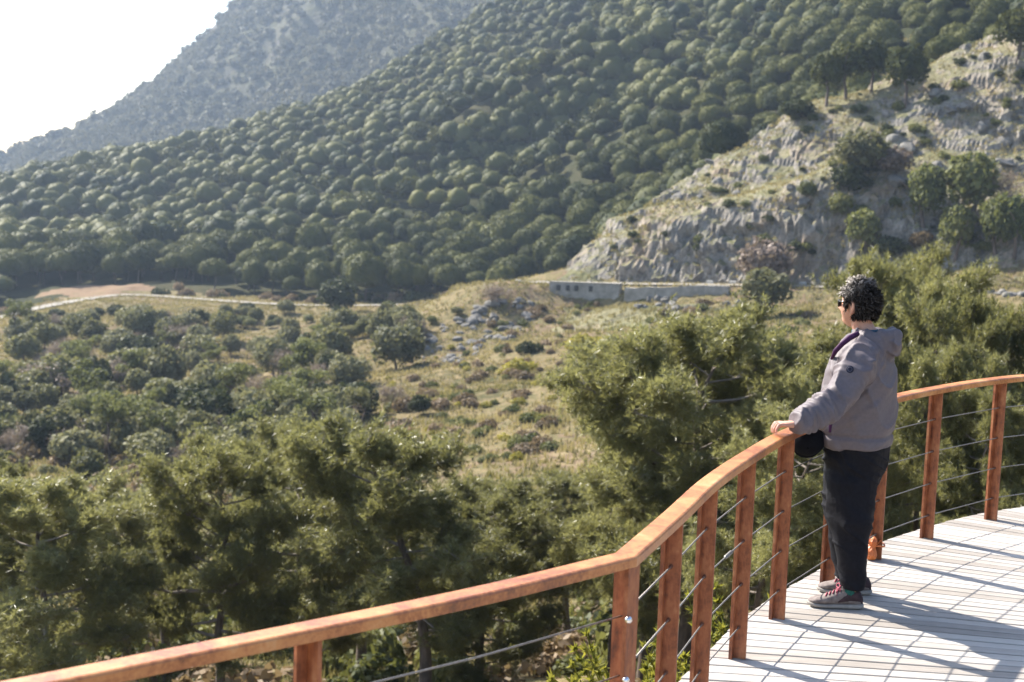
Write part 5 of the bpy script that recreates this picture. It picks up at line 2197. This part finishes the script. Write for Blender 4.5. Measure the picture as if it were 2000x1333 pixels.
# beard shadow on the chin is part of the skin; sunglasses
gl = HC_ - ORG + UP * .012
mb = MB()
for sg in (1, -1):
    c = gl + HF * .098 + HL * sg * .034 - UP * .004
    lf = nrm(HF + HL * sg * .35)
    ls = np.cross(UP, lf)
    mb.add(*loft([(c - lf * .003, ls * .028, UP * .020), (c + lf * .002, ls * .029, UP * .021)], 20, 2.8))
mb.add(*tube([gl + HF * .108 + HL * .010, gl + HF * .111, gl + HF * .108 - HL * .010], .003, 6))
gs = kid('sunglasses', mb.mesh('sunglasses', True), M['lens'])
for sg in (1, -1):
    kid('temple', MB().add(*tube([gl + HF * .090 + HL * sg * .060 + UP * .008, gl + HF * .06 + HL * sg * .077 + UP * .008, gl + HF * .0 + HL * sg * .082 + UP * .008, gl - HF * .016 + HL * sg * .080 - UP * .006], [(.0025, .005)] * 4, 6)).mesh('temple', True), M['lens'], gs)

# ---- black cap in the far hand
cax = nrm(np.array([-.15, -.86, -.34]))               # dome points towards the viewer
c1_ = nrm(np.cross(cax, UP))
c2_ = np.cross(c1_, cax)
rg = [(CAPC - cax * .045, c1_ * .094, c2_ * .084), (CAPC - cax * .02, c1_ * .096, c2_ * .087), (CAPC + cax * .02, c1_ * .090, c2_ * .082), (CAPC + cax * .05, c1_ * .072, c2_ * .066), (CAPC + cax * .07, c1_ * .046, c2_ * .042), (CAPC + cax * .080, c1_ * .016, c2_ * .015)]
cp_ = link('cap', None, loc=tuple(CAPC))
tag(cp_, 'black cap hanging from the far hand between the rail post and the jacket', 'cap')
link('crown', MB().add(*loft([(c - CAPC, a_, b_) for c, a_, b_ in rg], 32)).mesh('crown', True), M['black_cap'], cp_)
br = []
for q in np.linspace(-1.15, 1.15, 13):
    br.append(((c1_ * math.sin(q) * .094 - c2_ * math.cos(q) * .085) - cax * .042, (c1_ * math.sin(q) * .100 - c2_ * (math.cos(q) * .085 + .055 * math.cos(q * 1.35))) - cax * (.050 - .018 * abs(math.sin(q)))))
V = []
for a_, b_ in br:
    V += [a_ + cax * .002, b_ + cax * .002, b_ - cax * .002, a_ - cax * .002]
Fq = [(i * 4 + j, (i + 1) * 4 + j, (i + 1) * 4 + (j + 1) % 4, i * 4 + (j + 1) % 4) for i in range(12) for j in range(4)]
Fq += [(3, 2, 1, 0), (48, 49, 50, 51)]
link('brim', mesh('brim', V, np.array(Fq), False), M['black_cap'], cp_)
V, Fs = ball(cax * .082, .007, 12, 8)
link('button', mesh('button', V, Fs, True), M['black_cap'], cp_)

# ---- orange bag knotted round the foot of a far post
pg = POSTS[5]
bb = on(1701, 1094)
bag = link('knotted_bag', None, loc=(bb[0], bb[1], 0))
tag(bag, 'crumpled orange plastic bag knotted to the foot of a rail post behind the man', 'bag')
rg = []
for z, r_, ox in ((.004, .020, 0), (.012, .034, 0), (.035, .040, -.003), (.060, .034, -.004), (.075, .020, .002), (.088, .017, .006), (.100, .026, .004), (.118, .030, .006), (.135, .020, .012), (.146, .006, .016)):
    rg.append((np.array([ox, 0, z]), np.array([r_, 0, 0]), np.array([0, r_ * .9, 0])))
V, Fs = loft(rg, 30)
dn = .010 * (np.abs(vn(V[:, 0] * 60, V[:, 1] * 60, V[:, 2] * 40, 4)) - .4) + .006 * vn(V[:, 0] * 120, V[:, 1] * 120, V[:, 2] * 90, 8)
cen = np.array([0, 0, 0])
rad = nrm(np.column_stack([V[:, 0], V[:, 1], np.zeros(len(V))]))
V = V + rad * dn[:, None]
V[:, 2] = np.maximum(V[:, 2], .003)
link('bag_body', mesh('bag_body', V, Fs, False), M['bag'], bag)
for q in (0.3, 2.2):
    pts = [np.array([0, 0, .085]), np.array([math.cos(q) * .03, math.sin(q) * .02 - .01, .10]), np.array([math.cos(q) * .055, math.sin(q) * .03 - .01, .125])]
    link('knot_end', MB().add(*tube(pts, [(.006, .008), (.010, .004), (.016, .003)], 8)).mesh('knot_end'), M['bag'], bag)
bd = np.array([pg[0] - bb[0], pg[1] - bb[1], 0])
lp = [bd + np.array([math.cos(q) * .05, math.sin(q) * .05, .088 + .004 * math.sin(3 * q)]) for q in np.linspace(0, 2 * math.pi, 22)]
link('tie', MB().add(*tube(lp, .006, 6, False)).mesh('tie', True), M['bag'], bag)

# ------------------------------------------------------------------ haze
hz, t, out = nt('haze')
pv = N(t, 'ShaderNodeVolumePrincipled')
pv.inputs['Color'].default_value = (.60, .76, 1.0, 1)
pv.inputs['Density'].default_value = .00018
pv.inputs['Anisotropy'].default_value = .35
t.links.new(pv.outputs[0], out.inputs['Volume'])
me = mesh('haze', boxv((0, 530, 150), (1000, 0, 0), (0, 900, 0), (0, 0, 300)), BOXF)
stuff(link('haze', me, hz))
